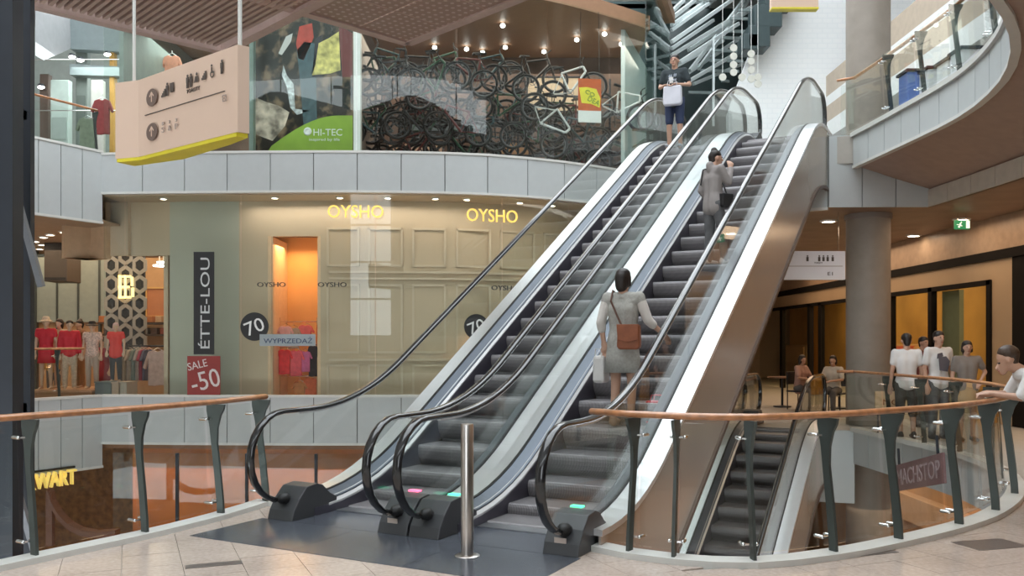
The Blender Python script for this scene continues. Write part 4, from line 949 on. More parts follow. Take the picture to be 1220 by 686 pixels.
for i, (px, py) in enumerate(((437, 56), (518, 56), (556, 58), (602, 56), (648, 61), (687, 47), (599, 30), (575, 62), (720, 40), (740, 52))):
    D = min(24.3, 7.9*1050/(HY-py)); q = thing('spotlight', ['first', 'second', 'third', 'fourth', 'fifth', 'sixth and largest', 'highest', 'low', 'far right', 'last'][i]+' white spotlight under the bicycle shop ceiling, from the left', 'lamp', (X(px, D), D, Z(py, D)), 'spotlights in the bicycle shop')
    MB().lathe([(.0, -.05), (.065, -.05), (.07, .0), (.04, .08), (.0, .1)], q.location, 12).build('housing', WHITE, q, smooth=True); MB().ball(q.location+Vector((0, -.05, -.03)), (.06, .04, .05), 10).build('lens', GLOWC, q, smooth=2)
# orange and yellow poster hung in the window
D = 21.2; r = thing('window_poster', 'orange poster with a yellow burst and white foot, hung before the bicycles', 'poster', (X(702, D), 21.2, Z(119, D)))
M = frame(Vector((X(702.5, D), 21.2, Z(119, D))), (1, .15, 0)); k = D/F
MB(M).box(-14*k, 14*k, -13*k, 25*k, 0, .01).build('board', mat('poster_orange', (.62, .12, .03), .5, vary=.1), r)
MB(M).box(-14*k, 14*k, -27*k, -13*k, 0, .01).build('foot', WHITE, r)
st = []
MB(M).plate([(-13*k, 14*k, .01), (-4*k, 15*k, .01), (8*k, 13*k, .01), (13*k, 2*k, .01), (12*k, -9*k, .01), (2*k, -5*k, .01), (-10*k, -4*k, .01)], (0, 0, .006)).build('burst', mat('poster_yellow', (.85, .75, .05), .5), r)
text('letters', 'CO', M @ Matrix.Rotation(R(-25), 4, 'Z') @ Matrix.Translation((-3*k, 7*k, .016)), 12*k, 5*k, mat('poster_green', (.1, .25, .04), .5, vary=0), r)
text('letters', 'DEA', M @ Matrix.Rotation(R(-25), 4, 'Z') @ Matrix.Translation((5*k, 1*k, .016)), 15*k, 6*k, mat('poster_green', (.1, .25, .04)), r)
MB().tube([M @ Vector((-12*k, 25*k, 0)), (X(692, D), 21.2, 9.55)], .006, 5).tube([M @ Vector((12*k, 25*k, 0)), (X(713, D), 21.2, 9.55)], .006, 5).build('cord', BLACK, r)
# large photographic poster: walkers' legs on rocks over a green field with lettering
D = 20.0; M = frame(Vector((X(362.5, D), D, Z(100, D))), (1, 0, 0)); k = D/F
r = thing('wall_poster', 'large photographic poster of walkers on rocks with a green lettered hill', 'poster', M.translation)
pm = bpy.data.materials.new('poster_photo_forest'); pm.use_nodes = True; nt = pm.node_tree; b_ = nt.nodes['Principled BSDF']
tc = nt.nodes.new('ShaderNodeTexCoord'); n1 = nt.nodes.new('ShaderNodeTexNoise'); n1.inputs['Scale'].default_value = 3.2; n1.inputs['Detail'].default_value = 9; cr = nt.nodes.new('ShaderNodeValToRGB')
cr.color_ramp.elements[0].position = .5; cr.color_ramp.elements[0].color = (.006, .008, .006, 1); cr.color_ramp.elements[1].position = .66; cr.color_ramp.elements[1].color = (.22, .15, .09, 1)
nt.links.new(tc.outputs['Object'], n1.inputs[0]); nt.links.new(n1.outputs[0], cr.inputs[0]); nt.links.new(cr.outputs[0], b_.inputs['Base Color']); b_.inputs['Roughness'].default_value = .3
MB(M).box(-58*k, 58*k, -80*k, 96*k, 0, .02).build('board', pm, r)
def pp(name, pts, m, z=.02): return MB(M).plate([((x-362.5)*k, (100-y)*k, z) for x, y in pts][::-1], (0, 0, .004)).build(name, m, r)
pp('rock', [(304, 116), (318, 122), (332, 126), (345, 134), (340, 150), (325, 168), (304, 160)], mat('p_rock', (.5, .42, .34), .5, vary=.75, scale=4))
pp('rock', [(304, 135), (320, 140), (322, 147), (304, 145)], mat('p_rock', (0, 0, 0)), .025)
pp('leg_print', [(354, 60), (363, 50), (375, 52), (377, 100), (378, 150), (362, 150), (358, 100)], mat('p_jeans', (.05, .10, .12), .5, vary=.3))
pp('leg_print', [(376, 46), (384, 42), (384, 92), (372, 92)], mat('p_dark', (.03, .03, .04), .5))
pp('red_jacket_print', [(357, 32), (372, 28), (374, 45), (362, 72), (356, 70), (353, 52)], mat('p_red', (.5, .07, .05), .5, vary=.2))
pp('white_sleeve_print', [(341, 44), (349, 40), (347, 50), (336, 66), (332, 64)], mat('p_white', (.6, .6, .58), .5))
pp('water_print', [(338, 78), (342, 90), (350, 100), (352, 130), (370, 132), (354, 137), (346, 128), (342, 104), (336, 90)], mat('p_white2', (.55, .6, .62), .5, vary=.5, scale=12))
pp('yellow_shirt_print', [(380, 52), (392, 46), (404, 38), (406, 84), (394, 88), (372, 90), (376, 78)], mat('p_yellow', (.62, .55, .18), .5, vary=.5, scale=7), .026)
pp('maroon_print', [(404, 30), (420, 40), (420, 92), (408, 92)], mat('p_maroon', (.2, .06, .06), .5))
pp('green_field', [(320, 180)]+[(324+i*8, 180-42*math.sin(min(1, (i+1)/11)*math.pi/2)) for i in range(12)]+[(420.5, 138), (420.5, 180)], mat('p_green', (.28, .45, .05), .5), .03)
TX = lambda x, y: M @ Matrix.Translation(((x-362.5)*k, (100-y)*k, .035))
text('letters', 'HI-TEC', TX(391, 158), 34*k, 8*k, WHITE, r); text('small_letters', 'inspired by life', TX(387, 167), 36*k, 4*k, WHITE, r)
MB(TX(367, 157)).tube([(3.4*k*math.cos(R(a)), 3.4*k*math.sin(R(a)), .004) for a in range(0, 360, 30)], .03, 6, closed=True).box(-.03, .03, -.05, .05, 0, .01).build('round_mark', WHITE, r)
# upper left shops behind glass: pale fascias, columns and displays
struct('wall_back', MB().box(-26, -8.9, 29, 29.1, 5.4, 12), mat('pale_green_back', (.42, .47, .44), .5))
struct('wall_left', MB().box(-9.0, -8.9, 20.2, 29, 5.4, 9.5), mat('green_partition', (.30, .36, .33), .5))
r = thing('balcony_fascia', 'white fascia blocks of the distant balcony at the upper left', 'fascia', (-13, 24, 9))
MB().plate([P(42, 10, 22), P(82, 14, 24), P(83, 49, 24), P(42, 66, 22)], (0, .4, 0)).build('panel', mat('fascia_grey_white', (.40, .41, .42), .5), r)
MB().plate([P(83, 20, 24), P(152, 32, 24), P(152, 62, 24), P(83, 58, 24)], (0, .3, 0)).build('panel', mat('fascia_blue_white', (.30, .36, .37), .4), r)
MB().plate([P(83, 76, 24), P(160, 80, 24), P(160, 91, 24), P(83, 89, 24)], (0, .3, 0)).build('panel', mat('fascia_blue_white', (0, 0, 0)), r)
for i, (x0, x1, y0, y1, c, nm) in enumerate([(60, 82, 95, 170, (.5, .6, .56), 'pale green glazed wall'), (108, 122, 95, 160, (.62, .62, .58), 'white wall panel with a dark plate'), (47, 58, 88, 112, (.14, .10, .08), 'dark display case'), (130, 136, 60, 77, (.65, .35, .08), 'orange lantern'), (90, 104, 60, 150, (.22, .26, .24), 'grey green pillar')]):
    D = 23.5+i*.2; q = thing('shop_display', nm+' in the upper left shop behind the glass', 'display', P((x0+x1)/2, y1, D)); MB().box(X(x0, D), X(x1, D), D, D+.2, 5.4, Z(y0, D)).build('body', mat('disp_%d' % i, c, .5), q, bevel=.02)
    MB().box(X(x0, D)+.05, X(x1, D)-.05, D-.03, D, Z(y1-4, D), Z(y1-(y1-y0)*.4, D)).build('inset', mat('dispi_%d' % i, tuple(v*.7 for v in c), .5), q)
for i, (px, py) in enumerate(((86, 68), (96, 72), (128, 65), (49, 104))):
    q = thing('spotlight', ['left', 'middle', 'right', 'low left'][i]+' glowing spotlight in the upper left shop', 'lamp', P(px, py, 23.4), 'spotlights in the upper left shop'); MB().ball(q.location, (.09, .06, .04), 10).build('lens', GLOWC, q, smooth=2); MB().lathe([(.1, .02), (.07, .08), (.02, .1)], q.location, 10).build('housing', DARKSTEEL, q)
for i, (px, py, c, nm) in enumerate([(182, 74, (.35, .06, .14), 'maroon'), (205, 66, (.7, .3, .2), 'orange and pink'), (122, 118, (.3, .06, .06), 'dark red'), (104, 140, (.2, .25, .18), 'olive')]):
    D = 22.5; garment('dress', nm+' dress hanging in the upper left shop window', c, px, py, D, .5, .9, 'dresses in the upper left shop')
r = thing('clothes_rail', 'ceiling-hung chrome rail for the dresses in the upper left shop', 'rack', (-11.5, 22.5, 5.4))
for z_ in (8.7, 7.4): MB().tube([(-13.5, 22.5, z_+.12), (-8.6, 22.5, z_+.12)], .015, 6).build('bar', CHROME, r)
for x_ in (-13.4, -8.7): MB().tube([(x_, 22.5, 5.4), (x_, 22.5, 8.85)], .02, 6).build('upright', CHROME, r)
# timber railing of the upper left wing
wp = [p+Vector((-.14, .07)) for p in resample(WING[1:], .3)]
balustrade('upper left balustrade above the tall white panels', wp, [wp[3], wp[7], wp[-1]], 5.7)
balustrade('walkway level balustrade in front of the mannequins', [p+Vector((-.45, .3)) for p in wp], [(wp[4]+Vector((-.45, .3))), (wp[-3]+Vector((-.45, .3)))], .4)
# ---------------------------------------------------------------- canopies
def canopy(corner, size, z, label, kind):
    c = Vector(corner); a = Vector((-.72, -.694)); b = Vector((.694, -.72)); r = thing('canopy', label, 'canopy', V3(c, z))
    q = [c, c+a*size, c+a*size+b*size, c+b*size]
    if kind == 'slat':
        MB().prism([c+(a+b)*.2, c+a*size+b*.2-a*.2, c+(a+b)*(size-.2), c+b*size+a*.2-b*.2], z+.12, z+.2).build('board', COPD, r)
        n = int((size-.5)/.13); o0 = None
        for i in range(n):
            p = c+a*(.25+i*.13)+b*.22; e = c+a*(.25+i*.13)+b*(size-.22)
            if o0 is None: p0 = p; o0 = MB().prism([p, e, e+a*.07, p+a*.07], z+.03, z+.11).build('slat', COPPER, r)
            else: o_ = o0.copy(); C.objects.link(o_); o_.location = V3(p-p0, 0)
    else:
        m = bpy.data.materials.new('perforated_copper'); m.use_nodes = True; nt = m.node_tree; bs = nt.nodes['Principled BSDF']; bs.inputs['Roughness'].default_value = .5
        tc = nt.nodes.new('ShaderNodeTexCoord'); mp = nt.nodes.new('ShaderNodeMapping'); mp.inputs['Rotation'].default_value = (0, 0, R(44)); mp.inputs['Scale'].default_value = (6.5, 6.5, 6.5)
        v = nt.nodes.new('ShaderNodeTexVoronoi'); v.inputs['Randomness'].default_value = 0; v.inputs['Scale'].default_value = 1; cr = nt.nodes.new('ShaderNodeValToRGB'); cr.color_ramp.interpolation = 'CONSTANT'
        cr.color_ramp.elements[0].color = (.50, .38, .33, 1); cr.color_ramp.elements[1].position = .3; cr.color_ramp.elements[1].color = (.30, .19, .15, 1)
        nt.links.new(tc.outputs['Object'], mp.inputs[0]); nt.links.new(mp.outputs[0], v.inputs[0]); nt.links.new(v.outputs['Distance'], cr.inputs[0]); nt.links.new(cr.outputs[0], bs.inputs['Base Color'])
        k_ = int(size/1.2)
        for i in range(k_):
            for jx in range(k_):
                s_ = size/k_; p = c+a*(i*s_+.01)+b*(jx*s_+.01); MB().prism([p, p+a*(s_-.02), p+(a+b)*(s_-.02), p+b*(s_-.02)], z+.03, z+.06).build('perforated_panel', m, r)
    for p, e in ((q[0], q[1]), (q[1], q[2]), (q[2], q[3]), (q[3], q[0])): MB().bar(V3(p, z+.1), V3(e, z+.1), .2, .2).build('edge_beam', mat('canopy_edge', (.46, .33, .29), .5), r)
    for p in q:
        pc = p+(c+(a+b)*size/2-p).normalized()*.5; MB().tube([V3(pc, z+.2), V3(pc, 12)], .02, 6).build('hanger_rod', CHROME, r)
    return r
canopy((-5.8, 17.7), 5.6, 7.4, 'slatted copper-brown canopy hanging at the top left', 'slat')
canopy((-2.05, 17.3), 4.8, 7.44, 'perforated copper-brown canopy with its corner over the bicycles', 'perf')
# ---------------------------------------------------------------- hanging direction signs
SG = mat('sign_cream', (.68, .50, .39), .45, vary=.01); SGT = mat('sign_print', (.09, .07, .06), .5, vary=0)
A, B_, C_, D_, Dm = Vector((-4.05, 9.0)), Vector((-3.77, 8.9)), Vector((-2.44, 7.84)), Vector((-2.355, 7.9)), Vector((-3.0, 8.286))
r = thing('hanging_sign', 'large cream hanging direction sign with a yellow underside at the upper left', 'sign', (-3.3, 8.8, 3.5))
pl = [A, B_, Vector((-3.4, 8.605)), Dm-Vector((0, .0)), C_, D_, Vector((-2.6, 8.18)), Vector((-3.3, 8.85)), Vector((-3.95, 9.2))]
MB().prism(pl, 3.475, 4.25).build('box', SG, r); MB().prism([p+(Vector((-3.3, 8.9))-p)*.02 for p in pl], 3.44, 3.475).build('underside', mat('sign_yellow', (.72, .62, .04), .4), r)
MB().tube([(-3.88, 9.05, 4.25), (-3.88, 9.05, 12)], .018, 8).build('hanger_rod', CURBM, r); MB().tube([(-2.47, 8.0, 4.25), (-2.47, 8.0, 12)], .02, 8).build('hanger_rod', CURBM, r)
td = (C_-B_).normalized(); Fm = lambda f, z, o=.0: frame(V3(B_+(C_-B_)*f+Vector((td.y, -td.x))*(.004+o), z), V3(td, 0))
M = Fm(.5, 3.87); MB(M).box(-.72, .66, -.003, .003, -.01, .006).build('divider_line', SGT, r)
for z in (4.02, 3.68):
    M = Fm(.17, z+.0, .01); mb = MB(M); mb.plate([(.10*math.cos(2*math.pi*i/24), .085*math.sin(2*math.pi*i/24), 0) for i in range(24)], (0, 0, .01)); mb.build('round_mark', mat('mark_brown', (.16, .11, .09), .5), r)
    mb = MB(M @ Matrix.Translation((0, 0, .01))); mb.bar((0, -.045, 0), (0, .045, 0), .012, .006, (0, 0, 1)).bar((0, .05, 0), (-.035, .01, 0), .012, .006, (0, 0, 1)).bar((0, .05, 0), (.035, .01, 0), .012, .006, (0, 0, 1)).build('arrow', SG, r)
def pict(kind, f, z, sc=1.):
    M = Fm(f, z, .012); mb = MB(M)
    if kind == 'person': mb.ball((0, .055*sc, 0), (.014, .014, .006), 8).box(-.02, .02, -.01, .04, -.004, .004).box(-.016, -.003, -.06, -.01, -.004, .004).box(.003, .016, -.06, -.01, -.004, .004)
    if kind == 'baby': mb.ball((0, .045, 0), (.016, .016, .006), 8).plate([(-.04, -.03, -.003), (.03, -.03, -.003), (.02, .025, -.003), (-.02, .025, -.003)], (0, 0, .006))
    if kind == 'wheelchair': mb.tube([(.028*math.cos(R(a)), .028*math.sin(R(a))-.025, 0) for a in range(0, 360, 30)], .005, 5, closed=True).ball((-.01, .055, 0), (.013, .013, .006), 8).box(-.016, -.004, -.01, .04, -.004, .004).box(-.01, .03, -.015, -.004, -.004, .004)
    if kind == 'lift': mb.box(-.03, .03, -.04, .05, -.004, .004)
    if kind == 'stairs':
        for i in range(4): mb.box(-.035+i*.018, -.017+i*.018, -.04, -.02+i*.018, -.004, .004)
    mb.build('pictogram', SGT, r)
for kd, f, z in (('stairs', .29, 4.03), ('person', .33, 4.05), ('lift', .38, 4.05), ('person', .54, 4.06), ('person', .575, 4.06), ('baby', .63, 4.06), ('stairs', .70, 4.07), ('wheelchair', .78, 4.08), ('person', .87, 4.09)): pict(kd, f, z)
text('letters', 'TOALETY', Fm(.60, 3.965, .012), .22, .035, SGT, r)
PALE = mat('sign_print_faint', (.40, .32, .28), .5, vary=0)
for i, f in enumerate((.29, .36, .43)): text('letters', '123'[i], Fm(f, 3.73, .012), .03, .03, PALE, r); text('letters', 'S&P'[i], Fm(f, 3.67, .012), .05, .05, PALE, r)
text('letters', 'E2', Fm(.90, 3.80, .012), .06, .06, PALE, r)
D = 16.8; r = thing('hanging_sign', 'white hanging direction sign left of the concrete column', 'sign', (X(960, D), D, Z(333, D)))
MB().box(X(915, D), X(1007, D), D, D+.12, Z(333, D), Z(299, D)).build('box', mat('sign_white', (.78, .76, .78), .45, vary=0), r)
for px in (940, 1000): MB().tube([(X(px, D), D+.06, Z(299, D)), (X(px, D), D+.06, 4.1)], .012, 6).build('hanger_rod', CHROME, r)
MS_ = lambda px, py: frame(Vector((X(px, D), D-.002, Z(py, D))), (1, 0, 0)); k = D/F
MB(MS_(970, 317)).box(-34*k, 34*k, -.006, .006, 0, .006).build('divider_line', PALE, r)
for px in (962, 976, 981, 986, 992): MB(MS_(px, 308)).ball((0, .05, .003), (.016, .016, .005), 8).box(-.022, .022, -.05, .03, 0, .005).build('pictogram', SGT, r)
text('letters', 'TOALETY', MS_(975, 313), 10*k, 2*k, SGT, r); text('letters', 'E1', MS_(989, 326), 6*k, 4*k, SGT, r)
D = 17.; r = thing('exit_sign', 'small green exit sign hanging under the timber ceiling', 'sign', (X(1147, D), D, Z(267, D)))
MB().box(X(1138, D), X(1156, D), D, D+.06, Z(273, D), Z(262, D)).build('box', mat('exit_green', (.01, .22, .09), .4, emit=.35, vary=0), r, bevel=.01)
MX = lambda px, py: frame(Vector((X(px, D), D-.003, Z(py, D))), (1, 0, 0)); ew = mat('exit_white', (.85, .95, .88), .5, emit=.5, vary=0)
MB(MX(1153, 267.5)).box(-.035, .035, -.07, .07, 0, .006).build('door_symbol', ew, r)
MB(MX(1144, 267.5)).ball((.02, .045, .003), (.014, .014, .004), 8).box(-.012, .016, -.02, .03, 0, .005).box(-.04, -.01, -.06, -.02, 0, .005).box(.0, .04, -.03, -.018, 0, .005).bar((-.07, .0, .003), (-.02, .0, .003), .012, .006, (0, 0, 1)).build('running_figure', ew, r)
MB().tube([(X(1142, D), D+.03, Z(262, D)), (X(1142, D), D+.03, 4.1)], .008, 5).tube([(X(1152, D), D+.03, Z(262, D)), (X(1152, D), D+.03, 4.1)], .008, 5).build('hanger_rod', CHROME, r)
# ---------------------------------------------------------------- columns and right-hand shops
c = Vector((6.97, 17.25)); r = thing('column', 'round grey concrete column rising through all floors at the right', 'column', (c.x, c.y, -5.4))
for a, b in ((-5.4, -.56), (0, 4.1), (5.4, 16)): MB().lathe([(.41, a), (.41, b)], (c.x, c.y, 0), 40).build('shaft', CONC, r, smooth=True)
MB().lathe([(.44, 4.0), (.44, 4.1), (.3, 4.1)], (c.x, c.y, 0), 40).build('collar', mat('collar_dark', (.25, .22, .2), .6), r, smooth=True)
XR = 9.6
wm = mat('shop_wall_tan', (.52, .37, .23), .45, vary=.04, scale=1.5); fr_m = mat('shop_frame_black', (.012, .010, .009), .7, spec=.1)
struct('wall_right', MB().box(XR+.02, XR+.15, 10, 40, 3.42, 4.1), mat('shop_wall_wood', (.44, .30, .20), .4, vary=.1)); struct('trim_7', MB().box(XR-.06, XR+.1, 10, 40, 3.24, 3.42), fr_m)
struct('wall_right', MB().box(XR, XR+.12, 10, 40, 2.85, 3.24), wm)
struct('wall_right', MB().box(XR+3, XR+3.1, 9, 40, 0, 4.1), mat('shop_rear_amber', (.68, .38, .10), .6, vary=.2, scale=.8)); struct('wall_right', MB().box(XR, 16, 8.9, 9, 0, 4.1), wm); struct('wall_back', MB().box(-26, 16, 41, 41.1, -5.4, 16), mat('far_wall', (.45, .36, .28), .5))
def yat(px): return XR/((px-CX)/F)
for a, b in ((1182, 1207),): struct('wall_right', MB().box(XR-.01, XR+.13, yat(b), yat(a), 0, 2.86), wm)
struct('wall_right', MB().box(XR-.02, XR+.2, yat(1240), yat(1207), 0, 3.24), fr_m)
rt = thing('window_5', None, None); rt['kind'] = 'structure'
for px in (932, 965, 978, 1062, 1110, 1180): y_ = yat(px); MB().box(XR-.05, XR+.08, y_-.07*y_/16, y_+.07*y_/16, 0, 2.85).build('mullion', fr_m, rt)
MB().box(XR-.05, XR+.08, yat(1182), 38, 2.76, 2.86).build('head_bar', fr_m, rt)
for a, b in ((1178, 1112), (1108, 1063), (1061, 979), (964, 933), (931, 905)): MB().box(XR, XR+.015, yat(a), yat(b), .02, 2.76).build('glass_pane', SHOPGLASS, rt)
MB().box(XR+.2, XR+.3, yat(1132), yat(1112), 0, 2.76).build('door_leaf', mat('greenish_door', (.28, .30, .2), .4), rt)
area('ceiling_lamp_amber_shop', (XR+1.2, 17.5, 3.9), 1.2, 8, 90, (1, .7, .36)); area('ceiling_lamp_amber_shop', (XR+1.2, 28, 3.9), 1.2, 10, 130, (1, .7, .36))
for i, (px, py, D) in enumerate(((969, 264, 19.0), (1113, 281, 19.5), (1189, 262, 16.5))): downlight(X(px, D), 2.48*F/(HY-py), 4.1, ['bright downlight left of the column top', 'downlight right of the column in the timber ceiling', 'rightmost downlight in the timber ceiling'][i], 'downlights of the right corridor', r_=.13)
# distant displays inside the right shops
for i, (px, D, x_, z0, z1, wd, c, lb) in enumerate([(1085, 0, 0, .0, 1.55, 2.4, (.72, .45, .2), 'amber display wall unit'), (1085, 0, -.2, 1.2, 1.5, 1.0, (.75, .2, .12), 'red and white notice'), (950, 0, 0, .0, 1.5, 3.0, (.6, .38, .18), 'lit amber cabinet')]):
    y_ = (XR+2.6)/((px-CX)/F); q = thing('shop_unit', lb+' inside the right-hand shop', 'display', (XR+2.6+x_, y_, z0)); MB().box(XR+2.5+x_, XR+2.7+x_, y_-wd/2, y_+wd/2, z0, z1).build('body', mat('unit_%d' % i, c, .5), q, bevel=.02); MB().box(XR+2.46+x_, XR+2.5+x_, y_-wd*.4, y_+wd*.4, z0+(z1-z0)*.5, z1-.08).build('front_panel', mat('unitf_%d' % i, tuple(min(1, v*1.2) for v in c), .5), q)
def easel(px, D, lab):
    x = X(px, D); r = thing('sign_stand', lab, 'sign', (x, D, 0)); z0, z1 = Z(492, D), Z(466, D)
    MB().box(x-.26, x+.26, D, D+.03, z0, z1).build('board', mat('stand_board', (.72, .5, .3), .5), r); MB().tube([(x-.2, D+.04, 0), (x-.2, D+.04, z0+.1)], .015, 6).tube([(x+.2, D+.04, 0), (x+.2, D+.04, z0+.1)], .015, 6).build('legs', DARKSTEEL, r)
    text('letters', 'MC', frame(Vector((x, D, (z0+z1)/2)), (1, 0, 0)), .26, .1, mat('stand_letters', (.35, .15, .05), .5, vary=0), r)
easel(1061, 15.2, 'amber lettered board on a stand beyond the timber rail, right of the column')
# cafe tables on the far corridor
for i, (px, D) in enumerate(((973, 20.6), (1000, 21.5), (932, 22))):
    x = X(px, D); r = thing('cafe_table', 'small round cafe table '+['between the two seated people', 'behind the concrete column', 'left of the seated people'][i], 'table', (x, D, 0))
    MB().lathe([(.36, .72), (.36, .75), (0, .75)], (x, D, 0), 24).build('tabletop', mat('table_wood', (.25, .13, .07), .3), r); MB().lathe([(.22, 0), (.22, .02), (.03, .04), (.03, .72)], (x, D, 0), 16).build('pedestal', DARKSTEEL, r, smooth=True)
# upper floor wall on the right with bands, and blue and white panels
bx = 9.8
for z0, z1, m in ((5.4, 7.95, mat('upper_shopfront_dark', (.25, .24, .22), .3)), (7.95, 8.45, WHITE), (8.45, 8.95, mat('band_tan', (.50, .41, .32), .5)), (8.95, 9.25, WHITE), (9.25, 9.9, mat('band_tan', (0, 0, 0)))): struct('wall_right', MB().box(bx, bx+.2, 12, 30, z0, z1), m)
for i, (px, D, z0, z1, c, lb) in enumerate([(1078, 14.3, 5.4, 6.0, (.12, .2, .5), 'blue panel standing behind the upper glass railing'), (1102, 14, 5.4, 5.95, (.75, .77, .78), 'white pedestal behind the upper glass railing'), (1125, 13.4, 5.4, 5.9, (.75, .77, .78), 'second white pedestal on the upper floor'), (1142, 12.9, 5.4, 5.9, (.7, .72, .75), 'third white pedestal on the upper floor, rightmost')]):
    x = X(px, D)+.3; q = thing('pedestal', lb, 'pedestal', (x, D, z0)); MB().box(x-.25, x+.25, D, D+.35, z0, z1).build('body', mat('ped_%d' % i, c, .4), q, bevel=.015); MB().box(x-.28, x+.28, D-.03, D+.38, z1, z1+.04).build('top_board', DARKSTEEL, q)
# ---------------------------------------------------------------- great white wall and roof structure at the back
wbk = bpy.data.materials.new('white_block_wall'); wbk.use_nodes = True; nt = wbk.node_tree; bs = nt.nodes['Principled BSDF']
tc = nt.nodes.new('ShaderNodeTexCoord'); mp = nt.nodes.new('ShaderNodeMapping'); mp.inputs['Rotation'].default_value = (R(90), 0, 0); bk = nt.nodes.new('ShaderNodeTexBrick'); bk.inputs['Scale'].default_value = 1.6
bk.inputs['Color1'].default_value = (.93, .95, .96, 1); bk.inputs['Color2'].default_value = (.91, .935, .95, 1); bk.inputs['Mortar'].default_value = (.88, .91, .93, 1); bk.inputs['Mortar Size'].default_value = .03
nt.links.new(tc.outputs['Object'], mp.inputs[0]); nt.links.new(mp.outputs[0], bk.inputs[0]); nt.links.new(bk.outputs[0], bs.inputs['Base Color']); bs.inputs['Roughness'].default_value = .7
wp_ = [P(868, 165, 27.5), P(868, 135, 27.5), P(880, 100, 27.5), P(897, 55, 27.5), P(925, 8, 27.5), P(935, -40, 27.5), P(1240, -40, 27.5), P(1240, 165, 27.5)]
struct('wall_back', MB().plate(wp_, (0, .3, 0)), wbk)
struct('wall_back', MB().box(3.5, 15, 38, 38.2, 5.4, 22), mat('teal_dark_glass_roof', (.035, .06, .06), .3, vary=.5, scale=.4))
struct('wall_left', MB().plate([(4.6, 27.4, 5.4), (6.45, 38, 5.4), (6.45, 38, 22), (4.6, 27.4, 22)], (-.2, 0, 0)), mat('teal_dark_glass_roof', (0, 0, 0)))
WT = mat('truss_white', (.78, .86, .86), .4, vary=0)
r = thing('roof_truss', 'white steel truss members of the glazed roof beyond the escalators', 'roof truss', (6.5, 32, 5.4))
lines = [(800, 50, 872, 0), (800, 66, 895, 8), (803, 80, 862, 48), (812, 92, 905, 30), (800, 36, 850, 0), (800, 22, 828, 0), (815, 100, 880, 62), (822, 84, 886, 0), (832, 82, 892, 0), (800, 58, 850, 24), (810, 74, 880, 28), (800, 14, 815, 0), (820, 60, 912, 0), (826, 100, 900, 70), (800, 30, 840, 2)]
for i, (a, b, c2, d) in enumerate(lines): D1 = 30+(i % 5)*1.0; MB().bar(P(a, b, D1), P(c2, d, D1+3), .10, .12).build('truss_bar', WT, r)
for i, (a, b, y) in enumerate([(866, 902, 37), (862, 890, 45), (850, 890, 60), (846, 885, 72), (835, 880, 84), (820, 868, 110), (880, 925, 12), (870, 915, 22), (860, 868, 96)]): MB().bar(P(a, y, 33), P(b, y+1, 33.5), .08, .10).build('truss_bar', mat('truss_grey', (.4, .48, .48), .4), r)
MB().bar(P(850, 46, 30), P(850, 150, 30), .07).build('post', WT, r)
r = thing('roof_duct', 'stepped dark ceiling boxes beside the great white wall', 'duct', (7.5, 27, 12))
for a, b, c2, d in ((886, 911, 63, 38), (893, 925, 40, 14), (905, 940, 14, -20), (880, 898, 66, 48)): D = 27.2; MB().box(X(a, D), X(b, D), D-.6, D+.2, Z(c2, D), Z(d, D)).build('box', mat('duct_teal', (.05, .075, .08), .4), r, bevel=.02)
r = thing('hanging_sign', 'yellow-edged hanging sign cut by the top edge of the picture', 'sign', P(945, 0, 14))
MB().box(X(919, 14), X(975, 14), 14, 14.1, Z(9, 14), Z(-25, 14)).build('box', SG, r); MB().box(X(919, 14), X(975, 14), 13.98, 14.12, Z(11, 14), Z(9, 14)).build('underside', mat('sign_yellow', (0, 0, 0)), r)
# hanging disc strings
for i, (px, ys) in enumerate(((874, (57, 67, 77, 86)), (895, (64, 73, 83, 94)), (861, (92,)), (903, (92, 100)), (884, (92,)))):
    D = 24.; r = thing('disc_string', 'string of pale hanging discs above the escalator heads, '+['second from the left', 'tall one at the right', 'single low disc at the left', 'low one at the far right', 'single disc in the middle'][i], 'decoration', P(px, ys[0], D), 'hanging disc strings')
    for y in ys: p = P(px, y, D); MB(Matrix.Translation(p) @ Matrix.Rotation(R(90), 4, 'X')).lathe([(.10, -.015), (.10, .015), (.0, .015)], (0, 0, 0), 18).build('disc', mat('disc_cream', (.62, .62, .56), .5), r)
    MB().tube([P(px, ys[-1], D), V3(P(px, ys[0], D).xy, 15)], .008, 5).build('string', WHITE, r)
# ---------------------------------------------------------------- glazed lift shaft at the far left
r = thing('lift_shaft_frame', 'dark steel frame with diagonal brace at the left edge', 'steel frame', (-5.2, 9.2, -5.4))
for px, D, w_ in ((3, 8.9, .20), (31.5, 9.5, .085), (14, 9.6, .05)): MB().box(X(px, D)-w_/2, X(px, D)+w_/2, D, D+w_, -5.4, 14).build('upright', DARKSTEEL, r)
for i in range(6): z = -4+i*3.1; MB().bar((X(-20, 9.2), 9.2, z+2.2), (X(31, 9.2), 9.5, z), .06).build('brace', mat('brace_grey', (.22, .23, .25), .4, .4), r)
for z in (-2.3, .85, 4.0, 7.2, 10): MB().box(X(-30, 9.5), X(32, 9.5), 9.5, 9.56, z, z+.10).build('cross_beam', DARKSTEEL, r)
MB().box(X(15, 9.55), X(31, 9.55), 9.55, 9.565, -5.4, 13).build('glass_pane', SHOPGLASS, r)
